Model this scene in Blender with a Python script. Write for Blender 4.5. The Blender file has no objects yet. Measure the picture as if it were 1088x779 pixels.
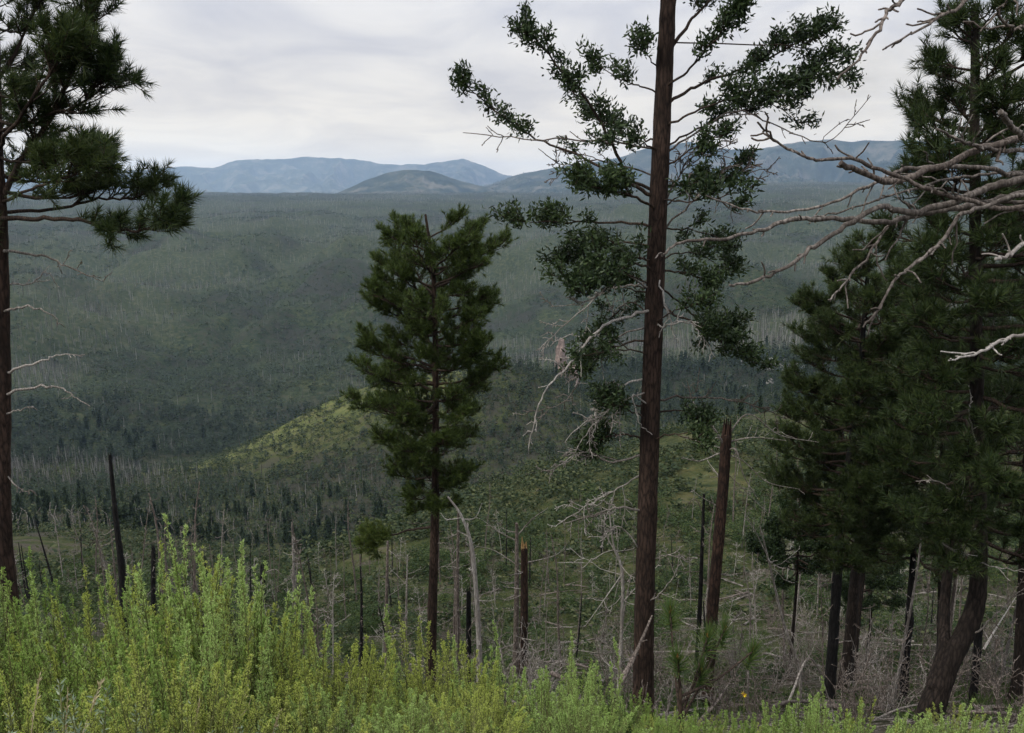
import bpy, math
import numpy as np
from math import radians, pi

# ------------------------------------------------------------------ camera, world, sun, exposure
S = bpy.context.scene
F = 846.0                       # focal length in pixels of a 1088 px wide frame
PITCH = radians(12.6)
cam_d = bpy.data.cameras.new("camera")
cam_d.sensor_width = 36.0
cam_d.lens = 36.0 * F / 1088.0
cam_d.clip_start, cam_d.clip_end = 0.05, 60000.0
cam = bpy.data.objects.new("camera", cam_d)
S.collection.objects.link(cam)
cam.location = (0, 0, 0)
cam.rotation_euler = (pi / 2 - PITCH, 0, 0)
S.camera = cam

SUN_EL, SUN_AZ = radians(46), radians(238)     # azimuth measured clockwise from +Y
W = bpy.data.worlds.new("World")
S.world = W
W.use_nodes = True
nt = W.node_tree
nt.nodes.clear()
def wn(kind, **kw):
    n = nt.nodes.new(kind)
    for k, v in kw.items():
        setattr(n, k, v)
    return n
def wmath(op, a, b=None, c=None):
    n = wn("ShaderNodeMath", operation=op)
    for i, v in enumerate((a, b, c)):
        if v is None: continue
        if isinstance(v, (int, float)): n.inputs[i].default_value = v
        else: nt.links.new(v, n.inputs[i])
    return n.outputs[0]
def wmix(f, a, b, blend="MIX"):
    n = wn("ShaderNodeMix", data_type="RGBA", blend_type=blend)
    for i, v in ((0, f), (6, a), (7, b)):
        if isinstance(v, (int, float)): n.inputs[i].default_value = v
        elif isinstance(v, tuple): n.inputs[i].default_value = v + (1,) if len(v) == 3 else v
        else: nt.links.new(v, n.inputs[i])
    return n.outputs[2]
out = wn("ShaderNodeOutputWorld")
sky = wn("ShaderNodeTexSky", sky_type="NISHITA", sun_disc=False, sun_elevation=SUN_EL, sun_rotation=SUN_AZ)
bg_sky = wn("ShaderNodeBackground"); bg_sky.inputs[1].default_value = 0.08
nt.links.new(sky.outputs[0], bg_sky.inputs[0])
tc = wn("ShaderNodeTexCoord")
sep = wn("ShaderNodeSeparateXYZ"); nt.links.new(tc.outputs["Generated"], sep.inputs[0])
zz = wmath("MAXIMUM", sep.outputs[2], 0.0)
# cloud deck: direction projected on a high plane
den = wmath("ADD", zz, 0.16)
cx, cy = wmath("DIVIDE", sep.outputs[0], den), wmath("DIVIDE", sep.outputs[1], den)
comb = wn("ShaderNodeCombineXYZ"); nt.links.new(cx, comb.inputs[0]); nt.links.new(cy, comb.inputs[1])
nz = wn("ShaderNodeTexNoise"); nz.inputs["Scale"].default_value = 1.5; nz.inputs["Detail"].default_value = 7; nz.inputs["Roughness"].default_value = 0.55; nz.inputs["Distortion"].default_value = 0.5
nt.links.new(comb.outputs[0], nz.inputs["Vector"])
cl = wn("ShaderNodeValToRGB")
cl.color_ramp.elements[0].position, cl.color_ramp.elements[0].color = 0.33, (0.60, 0.63, 0.74, 1)
cl.color_ramp.elements[1].position, cl.color_ramp.elements[1].color = 0.60, (0.93, 0.925, 0.94, 1)
nt.links.new(nz.outputs[0], cl.inputs[0])
# overcast luminance: the zenith is about three times brighter than the horizon; a pale band low down
SKY_Z, SKY_B = 1.35, 0.51
lum = wmath("ADD", wmath("MULTIPLY", wmath("POWER", zz, 1.3), SKY_Z), SKY_B)
band = wmath("EXPONENT", wmath("MULTIPLY", zz, -11.0))
vb = wn("ShaderNodeVectorMath", operation="SCALE"); nt.links.new(cl.outputs[0], vb.inputs[0]); nt.links.new(lum, vb.inputs[3])
bank = wmath("MULTIPLY", wmath("EXPONENT", wmath("MULTIPLY", wmath("POWER", wmath("DIVIDE", wmath("SUBTRACT", sep.outputs[0], 0.37), 0.13), 2.0), -1.0)),
             wmath("EXPONENT", wmath("MULTIPLY", wmath("POWER", wmath("DIVIDE", wmath("SUBTRACT", zz, 0.105), 0.04), 2.0), -1.0)))
nb_ = wn("ShaderNodeTexNoise"); nb_.inputs["Scale"].default_value = 9.0; nb_.inputs["Detail"].default_value = 6
mpb = wn("ShaderNodeMapping"); mpb.inputs["Scale"].default_value = (1, 1, 3.2); nt.links.new(tc.outputs["Generated"], mpb.inputs[0]); nt.links.new(mpb.outputs[0], nb_.inputs["Vector"])
bk = wn("ShaderNodeMapRange"); nt.links.new(nb_.outputs[0], bk.inputs[0]); bk.inputs[1].default_value = 0.35; bk.inputs[2].default_value = 0.6; bk.inputs[3].default_value = 0.0; bk.inputs[4].default_value = -0.36
lum2 = wmath("MULTIPLY_ADD", wmath("MULTIPLY", bank, bk.outputs[0]), lum, lum)
nt.links.new(lum2, vb.inputs[3])
warm = wmix(band, (0.0, 0.0, 0.0), (0.72, 0.56, 0.30))
sumc = wmix(1.0, vb.outputs[0], warm, "ADD")
bg_cl = wn("ShaderNodeBackground"); nt.links.new(sumc, bg_cl.inputs[0]); bg_cl.inputs[1].default_value = 1.0
mx = wn("ShaderNodeMixShader"); mx.inputs[0].default_value = 0.92
nt.links.new(bg_sky.outputs[0], mx.inputs[1]); nt.links.new(bg_cl.outputs[0], mx.inputs[2])
nt.links.new(mx.outputs[0], out.inputs[0])

sl = bpy.data.lights.new("sun", "SUN")
sl.energy, sl.angle, sl.color = 1.5, radians(10), (1.0, 0.95, 0.86)
sun = bpy.data.objects.new("sun", sl)
S.collection.objects.link(sun)
sun.rotation_euler = (pi / 2 - SUN_EL, 0, pi - SUN_AZ)

S.view_settings.view_transform = "Standard"
S.view_settings.look = "None"
S.view_settings.exposure = 0.45
S.view_settings.gamma = 1.0
S.view_settings.use_curve_mapping = False
S.render.engine = "CYCLES"
S.cycles.use_denoising = True
S.cycles.max_bounces = 5
S.cycles.diffuse_bounces = 3
S.cycles.glossy_bounces = 1
S.cycles.transmission_bounces = 3
S.cycles.volume_bounces = 0
S.cycles.transparent_max_bounces = 8

# ------------------------------------------------------------------ helpers
COL = S.collection
def put(o, parent=None):
    COL.objects.link(o)
    if parent is not None: o.parent = parent
    return o
def tag(o, label=None, cat=None, group=None, kind=None):
    for k, v in (("label", label), ("category", cat), ("group", group), ("kind", kind)):
        if v: o[k] = v
    return o
def thing(name, label, cat, loc=(0, 0, 0), group=None):
    o = bpy.data.objects.new(name, None)
    o.empty_display_size = 0.3
    o.location = loc
    put(o)
    return tag(o, label, cat, group)
def copy_tree(src, parent=None):
    c = src.copy()
    COL.objects.link(c)
    c.parent = parent
    for ch in src.children:
        copy_tree(ch, c)
    return c

def unit(v):
    v = np.asarray(v, float)
    return v / np.maximum(np.linalg.norm(v, axis=-1, keepdims=True), 1e-9)

class Geo:
    def __init__(s): s.v, s.f3, s.f4, s.m3, s.m4, s.n = [], [], [], [], [], 0
    def add(s, v, f, mat=0):
        v = np.asarray(v, np.float64).reshape(-1, 3); f = np.asarray(f, np.int64)
        s.v.append(v)
        if f.shape[1] == 3: s.f3.append(f + s.n); s.m3.append(np.full(len(f), mat))
        else: s.f4.append(f + s.n); s.m4.append(np.full(len(f), mat))
        s.n += len(v)
    def empty(s): return s.n == 0
    def mesh(s, name, mats, smooth=True, offset=None):
        me = bpy.data.meshes.new(name)
        v = np.concatenate(s.v)
        if offset is not None: v = v - np.asarray(offset)
        t = np.concatenate(s.f3) if s.f3 else np.zeros((0, 3), int)
        q = np.concatenate(s.f4) if s.f4 else np.zeros((0, 4), int)
        me.vertices.add(len(v)); me.vertices.foreach_set("co", v.astype(np.float32).ravel())
        li = np.concatenate([t.ravel(), q.ravel()]).astype(np.int32)
        ls = np.concatenate([np.arange(len(t)) * 3, len(t) * 3 + np.arange(len(q)) * 4]).astype(np.int32)
        me.loops.add(len(li)); me.loops.foreach_set("vertex_index", li)
        me.polygons.add(len(ls)); me.polygons.foreach_set("loop_start", ls)
        me.polygons.foreach_set("use_smooth", np.full(len(ls), smooth))
        for m in (mats if isinstance(mats, (list, tuple)) else [mats]): me.materials.append(m)
        mi = np.concatenate((s.m3 or [np.zeros(0)]) + (s.m4 or [np.zeros(0)])).astype(np.int32)
        me.polygons.foreach_set("material_index", mi)
        me.update(calc_edges=True)
        return me
    def obj(s, name, mats, parent=None, smooth=True, offset=None):
        if parent is not None and offset is None: offset = np.array(parent_loc(parent))
        return put(bpy.data.objects.new(name, s.mesh(name, mats, smooth, offset)), parent)
def parent_loc(p):
    l = np.zeros(3)
    while p is not None:
        l = l + np.array(p.location); p = p.parent
    return l

def tube(g, pts, rad, k=6, cap=True, wob=0.0, rng=None, mat=0):
    pts = np.asarray(pts, float); n = len(pts)
    rad = np.asarray(rad, float) * np.ones(n)
    t = unit(np.gradient(pts, axis=0))
    m = unit(t.mean(0))
    ref = np.array([1.0, 0.2, 0]) if abs(m[2]) > 0.75 else np.array([0, 0, 1.0])
    a = unit(np.cross(t, ref)); b = np.cross(t, a)
    th = np.arange(k) / k * 2 * pi
    r = rad[:, None] * np.ones((1, k))
    if wob and rng is not None: r = r * (1 + wob * rng.normal(size=(n, k)))
    v = pts[:, None] + r[..., None] * (np.cos(th)[None, :, None] * a[:, None] + np.sin(th)[None, :, None] * b[:, None])
    i = np.arange(n - 1)[:, None] * k; j = np.arange(k)[None]; j2 = (j + 1) % k
    f = np.stack([i + j, i + j2, i + k + j2, i + k + j], -1).reshape(-1, 4)
    base = g.n
    g.add(v, f, mat)
    if cap:
        tip = np.array([[0, 0, 0]]) + pts[-1] + t[-1] * rad[-1] * 0.6
        vv = np.concatenate([v[-1], tip])
        g.add(vv, np.stack([np.arange(k), (np.arange(k) + 1) % k, np.full(k, k)], -1), mat)

def rods(g, A, B, r0, r1, k=3, mat=0):
    """many straight tapered rods at once"""
    A, B = np.asarray(A, float), np.asarray(B, float); M = len(A)
    if M == 0: return
    t = unit(B - A)
    ref = np.where(np.abs(t[:, 2:3]) > 0.8, np.array([[1.0, 0, 0]]), np.array([[0, 0, 1.0]]))
    a = unit(np.cross(t, ref)); b = np.cross(t, a)
    th = np.arange(k) / k * 2 * pi
    ring = np.cos(th)[None, :, None] * a[:, None] + np.sin(th)[None, :, None] * b[:, None]
    r0 = np.ones(M) * r0; r1 = np.ones(M) * r1
    v = np.concatenate([A[:, None] + ring * r0[:, None, None], B[:, None] + ring * r1[:, None, None]], 1)
    j = np.arange(k); j2 = (j + 1) % k
    f = np.stack([j, j2, k + j2, k + j], -1)
    g.add(v, (np.arange(M)[:, None, None] * 2 * k + f[None]).reshape(-1, 4), mat)

def frame(D):
    ref = np.where(np.abs(D[:, 2:3]) > 0.8, np.array([[1.0, 0, 0]]), np.array([[0, 0, 1.0]]))
    a = unit(np.cross(D, ref)); return a, np.cross(D, a)

def tufts(g, C, D, n, L, Wd, rng, shoot=0.1, amin=15, amax=75, mat=0):
    """needle bundles: n thin blades round the last stretch of every shoot"""
    C, D = np.asarray(C, float), unit(D); M = len(C)
    if M == 0: return
    a, b = frame(D)
    s = rng.random((M, n)) ** 0.7
    ang = np.radians(amax + (amin - amax) * s ** 1.3 + rng.normal(0, 8, (M, n)))
    ph = rng.random((M, n)) * 2 * pi
    d = np.cos(ang)[..., None] * D[:, None] + np.sin(ang)[..., None] * (np.cos(ph)[..., None] * a[:, None] + np.sin(ph)[..., None] * b[:, None])
    base = C[:, None] + D[:, None] * ((s - 1) * shoot)[..., None]
    ln = L * rng.uniform(0.75, 1.1, (M, n))
    side = unit(np.cross(d, rng.normal(size=(M, n, 3)))) * Wd / 2
    tip = base + d * ln[..., None]
    v = np.stack([base - side, base + side, tip], 2)
    g.add(v, np.arange(M * n * 3).reshape(-1, 3), mat)

def blades(g, P, D, L, Wd, rng, mat=0):
    """diamond leaves"""
    P = np.asarray(P, float); D = unit(D); M = len(P)
    if M == 0: return
    L = np.ones(M) * L; Wd = np.ones(M) * Wd
    side = unit(np.cross(D, rng.normal(size=(M, 3)))) * Wd[:, None] / 2
    mid = P + D * L[:, None] * 0.45
    v = np.stack([P, mid + side, P + D * L[:, None], mid - side], 1)
    g.add(v, np.arange(M * 4).reshape(-1, 4), mat)

def spline(pts, n):
    """smooth curve through points (Catmull-Rom), n samples"""
    p = np.asarray(pts, float)
    if len(p) == 2: return p[0] + (p[1] - p[0]) * np.linspace(0, 1, n)[:, None]
    q = np.vstack([2 * p[0] - p[1], p, 2 * p[-1] - p[-2]])
    u = np.linspace(0, len(p) - 1 - 1e-6, n); i = u.astype(int); t = (u - i)[:, None]
    a, b, c, d = q[i], q[i + 1], q[i + 2], q[i + 3]
    return 0.5 * (2 * b + (c - a) * t + (2 * a - 5 * b + 4 * c - d) * t ** 2 + (3 * b - a - 3 * c + d) * t ** 3)

def P(px, py, Y):
    """the point at forward distance Y seen at a place of the photograph"""
    u, v = (px - 544.0) / F, (389.5 - py) / F
    d = np.array([u, math.cos(PITCH) + v * math.sin(PITCH), -math.sin(PITCH) + v * math.cos(PITCH)])
    return d * (Y / d[1])
def pix(p):
    p = np.atleast_2d(np.asarray(p, float))
    fw = p[:, 1] * math.cos(PITCH) - p[:, 2] * math.sin(PITCH)
    up = p[:, 1] * math.sin(PITCH) + p[:, 2] * math.cos(PITCH)
    return 544 + F * p[:, 0] / fw, 389.5 - F * up / fw

def _hash(ix, iy, seed):
    h = (ix.astype(np.int64) * 374761393 + iy.astype(np.int64) * 668265263 + seed * 974634777) & 0xFFFFFFFF
    h = ((h ^ (h >> 13)) * 1274126177) & 0xFFFFFFFF
    return ((h ^ (h >> 16)) & 0xFFFF) / 65535.0
def vnoise(x, y, seed=0):
    ix, iy = np.floor(x), np.floor(y); fx, fy = x - ix, y - iy
    fx, fy = fx * fx * (3 - 2 * fx), fy * fy * (3 - 2 * fy)
    h = lambda a, b: _hash(ix + a, iy + b, seed)
    return (h(0, 0) * (1 - fx) + h(1, 0) * fx) * (1 - fy) + (h(0, 1) * (1 - fx) + h(1, 1) * fx) * fy
def fbm(x, y, seed=0, oct=4):
    s, a, t = 0, 1.0, 0
    for o in range(oct):
        s = s + a * vnoise(x * 2 ** o, y * 2 ** o, seed + o); t += a; a *= 0.5
    return s / t * 2 - 1

# ------------------------------------------------------------------ materials
def mat(name):
    m = bpy.data.materials.new(name); m.use_nodes = True
    t = m.node_tree; t.nodes.clear()
    o = t.nodes.new("ShaderNodeOutputMaterial")
    return m, t, o
def nd(t, kind, ins=None, **kw):
    n = t.nodes.new(kind)
    for k, v in kw.items(): setattr(n, k, v)
    for k, v in (ins or {}).items():
        s = n.inputs[k]
        if hasattr(v, "is_output"): t.links.new(v, s)
        else: s.default_value = v
    return n
def ramp(t, fac, stops):
    n = t.nodes.new("ShaderNodeValToRGB"); e = n.color_ramp.elements
    while len(e) < len(stops): e.new(0.5)
    for i, (p, c) in enumerate(stops): e[i].position = p; e[i].color = tuple(c) + (1,)
    t.links.new(fac, n.inputs[0]); return n.outputs[0]
def leafmat(name, cols, trans=0.3, rough=0.6, tcol=None):
    """leaves: a hue of its own for every leaf, diffuse with some light let through"""
    m, t, o = mat(name)
    g = nd(t, "ShaderNodeNewGeometry"); oi = nd(t, "ShaderNodeObjectInfo")
    x = nd(t, "ShaderNodeMath", {0: g.outputs["Random Per Island"], 1: 0.75}, operation="MULTIPLY")
    x2 = nd(t, "ShaderNodeMath", {0: oi.outputs["Random"], 1: 0.25, 2: x.outputs[0]}, operation="MULTIPLY_ADD")
    c = ramp(t, x2.outputs[0], [(i / (len(cols) - 1), k) for i, k in enumerate(cols)])
    d = nd(t, "ShaderNodeBsdfPrincipled", {"Base Color": c, "Roughness": rough, "Specular IOR Level": 0.25})
    tr = nd(t, "ShaderNodeBsdfTranslucent", {"Color": c})
    mxs = nd(t, "ShaderNodeMixShader", {0: trans, 1: d.outputs[0], 2: tr.outputs[0]})
    t.links.new(mxs.outputs[0], o.inputs[0])
    return m
def barkmat(name, dark, light, scale=9, stretch=0.22, bump=0.6, moss=None):
    m, t, o = mat(name)
    tc_ = nd(t, "ShaderNodeTexCoord")
    mp = nd(t, "ShaderNodeMapping", {"Vector": tc_.outputs["Object"], "Scale": (1, 1, stretch)})
    v = nd(t, "ShaderNodeTexVoronoi", {"Vector": mp.outputs[0], "Scale": scale}, feature="DISTANCE_TO_EDGE")
    n = nd(t, "ShaderNodeTexNoise", {"Vector": mp.outputs[0], "Scale": scale * 1.7, "Detail": 6.0, "Roughness": 0.65})
    r1 = nd(t, "ShaderNodeMapRange", {"Value": v.outputs[0], 1: 0.0, 2: 0.3, 3: 0.45, 4: 1.0})
    n9 = nd(t, "ShaderNodeTexNoise", {"Vector": mp.outputs[0], "Scale": scale * 4.5, "Detail": 5.0, "Roughness": 0.7})
    h0 = nd(t, "ShaderNodeMath", {0: r1.outputs[0], 1: n.outputs[0]}, operation="MULTIPLY")
    h1 = nd(t, "ShaderNodeMath", {0: n9.outputs[0], 1: 0.6, 2: -0.3}, operation="MULTIPLY_ADD")
    h = nd(t, "ShaderNodeMath", {0: h0.outputs[0], 1: h1.outputs[0]}, operation="ADD")
    c = ramp(t, h.outputs[0], [(0.18, dark), (0.45, light), (0.75, [min(1, k * 1.5) for k in light])])
    big = nd(t, "ShaderNodeTexNoise", {"Vector": tc_.outputs["Object"], "Scale": 1.3, "Detail": 3.0})
    c2 = nd(t, "ShaderNodeMix", {0: ramp(t, big.outputs[0], [(0.42, (0, 0, 0)), (0.68, (0.75, 0.75, 0.75))]), 6: c, 7: tuple(moss or dark) + (1,)}, data_type="RGBA")
    b = nd(t, "ShaderNodeBump", {"Strength": bump, "Distance": 0.03, "Height": h.outputs[0]})
    p = nd(t, "ShaderNodeBsdfPrincipled", {"Base Color": c2.outputs[2], "Roughness": 0.92, "Specular IOR Level": 0.15, "Normal": b.outputs[0]})
    t.links.new(p.outputs[0], o.inputs[0])
    return m

M_NEEDLE = leafmat("pine_needles", [(0.011, 0.022, 0.008), (0.026, 0.046, 0.014), (0.055, 0.08, 0.023), (0.09, 0.112, 0.03)], 0.25, 0.5)
M_NEEDLE2 = leafmat("pine_needles_yellowish", [(0.018, 0.034, 0.008), (0.045, 0.075, 0.016), (0.092, 0.128, 0.027), (0.155, 0.18, 0.04)], 0.25, 0.5)
M_FIR = leafmat("fir_sprays", [(0.010, 0.020, 0.008), (0.021, 0.038, 0.014), (0.04, 0.066, 0.021), (0.065, 0.095, 0.03)], 0.22, 0.5)
M_SAPL = leafmat("sapling_needles", [(0.03, 0.07, 0.02), (0.06, 0.11, 0.03), (0.10, 0.15, 0.04), (0.16, 0.15, 0.04)], 0.3, 0.4)
M_OAK = leafmat("scrub_oak_leaves", [(0.012, 0.026, 0.008), (0.024, 0.046, 0.012), (0.045, 0.075, 0.019), (0.10, 0.125, 0.034)], 0.25)
M_BUSHES = [leafmat("bush_leaves_fresh", [(0.20, 0.33, 0.07), (0.32, 0.47, 0.12), (0.42, 0.56, 0.18), (0.50, 0.60, 0.24)], 0.4),
            leafmat("bush_leaves_yellow", [(0.22, 0.29, 0.045), (0.37, 0.45, 0.08), (0.48, 0.54, 0.125), (0.57, 0.59, 0.20)], 0.4),
            leafmat("bush_leaves_deep", [(0.12, 0.22, 0.04), (0.21, 0.34, 0.07), (0.31, 0.44, 0.10), (0.42, 0.51, 0.16)], 0.4)]
M_SAGE = leafmat("silver_sage_leaves", [(0.12, 0.18, 0.10), (0.19, 0.26, 0.16), (0.28, 0.34, 0.23), (0.36, 0.40, 0.29)], 0.2)
M_STRAW = leafmat("dry_straw", [(0.25, 0.19, 0.10), (0.40, 0.33, 0.19), (0.5, 0.43, 0.27), (0.55, 0.5, 0.36)], 0.2)
M_PETAL = leafmat("yellow_petals", [(0.7, 0.5, 0.02), (0.8, 0.62, 0.03)], 0.3)
M_STEM = barkmat("green_stems", (0.10, 0.12, 0.04), (0.2, 0.2, 0.08), 40)
M_BARK = barkmat("ponderosa_bark", (0.014, 0.010, 0.008), (0.062, 0.040, 0.030), 17)
M_BARKD = barkmat("dark_bark", (0.010, 0.008, 0.007), (0.038, 0.029, 0.024), 17)
M_TWIG = barkmat("twig_bark", (0.02, 0.015, 0.012), (0.085, 0.06, 0.045), 30)
M_DEAD = barkmat("weathered_grey_wood", (0.10, 0.088, 0.077), (0.33, 0.30, 0.27), 25, moss=(0.07, 0.055, 0.045))
M_DEADB = barkmat("bare_brown_wood", (0.05, 0.04, 0.035), (0.22, 0.185, 0.16), 25, moss=(0.07, 0.055, 0.045))
M_LIMB = barkmat("half_barked_dead_wood", (0.06, 0.05, 0.043), (0.25, 0.22, 0.195), 22, moss=(0.05, 0.04, 0.033))
M_PALE = barkmat("bleached_wood", (0.2, 0.185, 0.165), (0.43, 0.40, 0.365), 25, moss=(0.2, 0.17, 0.15))
M_CHAR = barkmat("charred_wood", (0.006, 0.006, 0.006), (0.022, 0.020, 0.019), 14)
M_BURNT = barkmat("scorched_bark", (0.012, 0.009, 0.008), (0.065, 0.038, 0.027), 16)
M_SPLIT = barkmat("fresh_split_wood", (0.28, 0.17, 0.07), (0.5, 0.33, 0.15), 20)
M_BUD = barkmat("orange_bud", (0.2, 0.08, 0.02), (0.4, 0.2, 0.07), 60)

def groundmat():
    m, t, o = mat("hillside_ground")
    g = nd(t, "ShaderNodeNewGeometry"); pos = g.outputs["Position"]
    n1 = nd(t, "ShaderNodeTexNoise", {"Vector": pos, "Scale": 0.012, "Detail": 8.0, "Roughness": 0.62})
    n2 = nd(t, "ShaderNodeTexNoise", {"Vector": pos, "Scale": 0.16, "Detail": 8.0, "Roughness": 0.7})
    n3 = nd(t, "ShaderNodeTexNoise", {"Vector": pos, "Scale": 2.6, "Detail": 6.0, "Roughness": 0.7})
    ln = nd(t, "ShaderNodeVectorMath", {0: pos}, operation="LENGTH")
    grass = ramp(t, n2.outputs[0], [(0.3, (0.022, 0.034, 0.011)), (0.48, (0.050, 0.060, 0.021)), (0.6, (0.088, 0.088, 0.036)), (0.75, (0.14, 0.125, 0.07))])
    nm = nd(t, "ShaderNodeTexNoise", {"Vector": pos, "Scale": 0.75, "Detail": 5.0, "Roughness": 0.7})
    grass = nd(t, "ShaderNodeMix", {0: 1.0, 6: grass, 7: ramp(t, nm.outputs[0], [(0.36, (0.4, 0.45, 0.35)), (0.5, (1, 1, 1)), (0.64, (1.0, 0.9, 0.8))])}, data_type="RGBA", blend_type="MULTIPLY").outputs[2]
    green = ramp(t, n2.outputs[0], [(0.3, (0.010, 0.018, 0.008)), (0.48, (0.024, 0.036, 0.014)), (0.58, (0.06, 0.068, 0.026)), (0.74, (0.13, 0.125, 0.06))])
    green = nd(t, "ShaderNodeMix", {0: nd(t, "ShaderNodeMapRange", {"Value": ln.outputs["Value"], 1: 420.0, 2: 560.0}).outputs[0], 6: grass, 7: green}, data_type="RGBA").outputs[2]
    earth = ramp(t, n3.outputs[0], [(0.3, (0.03, 0.024, 0.018)), (0.5, (0.08, 0.068, 0.053)), (0.7, (0.18, 0.16, 0.135))])
    f = nd(t, "ShaderNodeMath", {0: n1.outputs[0], 1: n2.outputs[0]}, operation="ADD")
    nearf = nd(t, "ShaderNodeMapRange", {"Value": ln.outputs["Value"], 1: 40.0, 2: 110.0, 3: 0.05, 4: -0.06})
    f2 = nd(t, "ShaderNodeMath", {0: f.outputs[0], 1: nearf.outputs[0]}, operation="ADD")
    earth = nd(t, "ShaderNodeMix", {0: nd(t, "ShaderNodeMapRange", {"Value": ln.outputs["Value"], 1: 60.0, 2: 260.0}).outputs[0], 6: earth, 7: ramp(t, n3.outputs[0], [(0.3, (0.014, 0.014, 0.011)), (0.55, (0.032, 0.031, 0.024)), (0.75, (0.075, 0.07, 0.055))])}, data_type="RGBA").outputs[2]
    fac = ramp(t, f2.outputs[0], [(0.92, (0, 0, 0)), (1.1, (0.85, 0.85, 0.85))])
    c = nd(t, "ShaderNodeMix", {0: fac, 6: green, 7: earth}, data_type="RGBA")
    op = nd(t, "ShaderNodeAttribute", attribute_name="openings")
    opc = ramp(t, n2.outputs[0], [(0.32, (0.014, 0.023, 0.010)), (0.5, (0.034, 0.045, 0.019)), (0.68, (0.09, 0.09, 0.05))])
    opc = nd(t, "ShaderNodeMix", {0: nd(t, "ShaderNodeMapRange", {"Value": ln.outputs["Value"], 1: 470.0, 2: 560.0}).outputs[0], 6: ramp(t, n2.outputs[0], [(0.32, (0.05, 0.065, 0.02)), (0.5, (0.10, 0.115, 0.035)), (0.68, (0.17, 0.16, 0.07))]), 7: opc}, data_type="RGBA").outputs[2]  # nearer ramp: spur crest grass, with its sunlight painted into the colour
    c = nd(t, "ShaderNodeMix", {0: op.outputs["Fac"], 6: c.outputs[2], 7: opc}, data_type="RGBA")
    b = nd(t, "ShaderNodeBump", {"Strength": 0.8, "Distance": 0.4, "Height": n3.outputs[0]})
    p = nd(t, "ShaderNodeBsdfPrincipled", {"Base Color": c.outputs[2], "Roughness": 0.95, "Specular IOR Level": 0.1, "Normal": b.outputs[0]})
    t.links.new(p.outputs[0], o.inputs[0])
    return m
M_GROUND = groundmat()
def mountmat():
    m, t, o = mat("wooded_mountain")
    g = nd(t, "ShaderNodeNewGeometry"); pos = g.outputs["Position"]
    n1 = nd(t, "ShaderNodeTexNoise", {"Vector": pos, "Scale": 0.004, "Detail": 10.0, "Roughness": 0.7})
    c = ramp(t, n1.outputs[0], [(0.38, (0.015, 0.024, 0.014)), (0.5, (0.04, 0.05, 0.028)), (0.6, (0.12, 0.11, 0.08))])
    p = nd(t, "ShaderNodeBsdfPrincipled", {"Base Color": c, "Roughness": 1.0, "Specular IOR Level": 0.0})
    t.links.new(p.outputs[0], o.inputs[0])
    return m
M_MOUNT = mountmat()
def rockmat(name, a, b_, c_):
    m, t, o = mat(name)
    tc_ = nd(t, "ShaderNodeNewGeometry")
    n = nd(t, "ShaderNodeTexNoise", {"Vector": tc_.outputs["Position"], "Scale": 0.5, "Detail": 9.0, "Roughness": 0.7})
    c = ramp(t, n.outputs[0], [(0.3, a), (0.5, b_), (0.7, c_)])
    b = nd(t, "ShaderNodeBump", {"Strength": 0.9, "Distance": 0.5, "Height": n.outputs[0]})
    p = nd(t, "ShaderNodeBsdfPrincipled", {"Base Color": c, "Roughness": 0.95, "Normal": b.outputs[0]})
    t.links.new(p.outputs[0], o.inputs[0])
    return m
M_REDROCK = rockmat("reddish_rock", (0.09, 0.07, 0.06), (0.22, 0.165, 0.14), (0.36, 0.28, 0.24))
M_GREYROCK = rockmat("grey_rock", (0.03, 0.03, 0.024), (0.065, 0.062, 0.05), (0.13, 0.12, 0.10))

M_PALEROCK = rockmat("pale_rock", (0.2, 0.19, 0.18), (0.36, 0.34, 0.32), (0.5, 0.48, 0.45))

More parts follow.
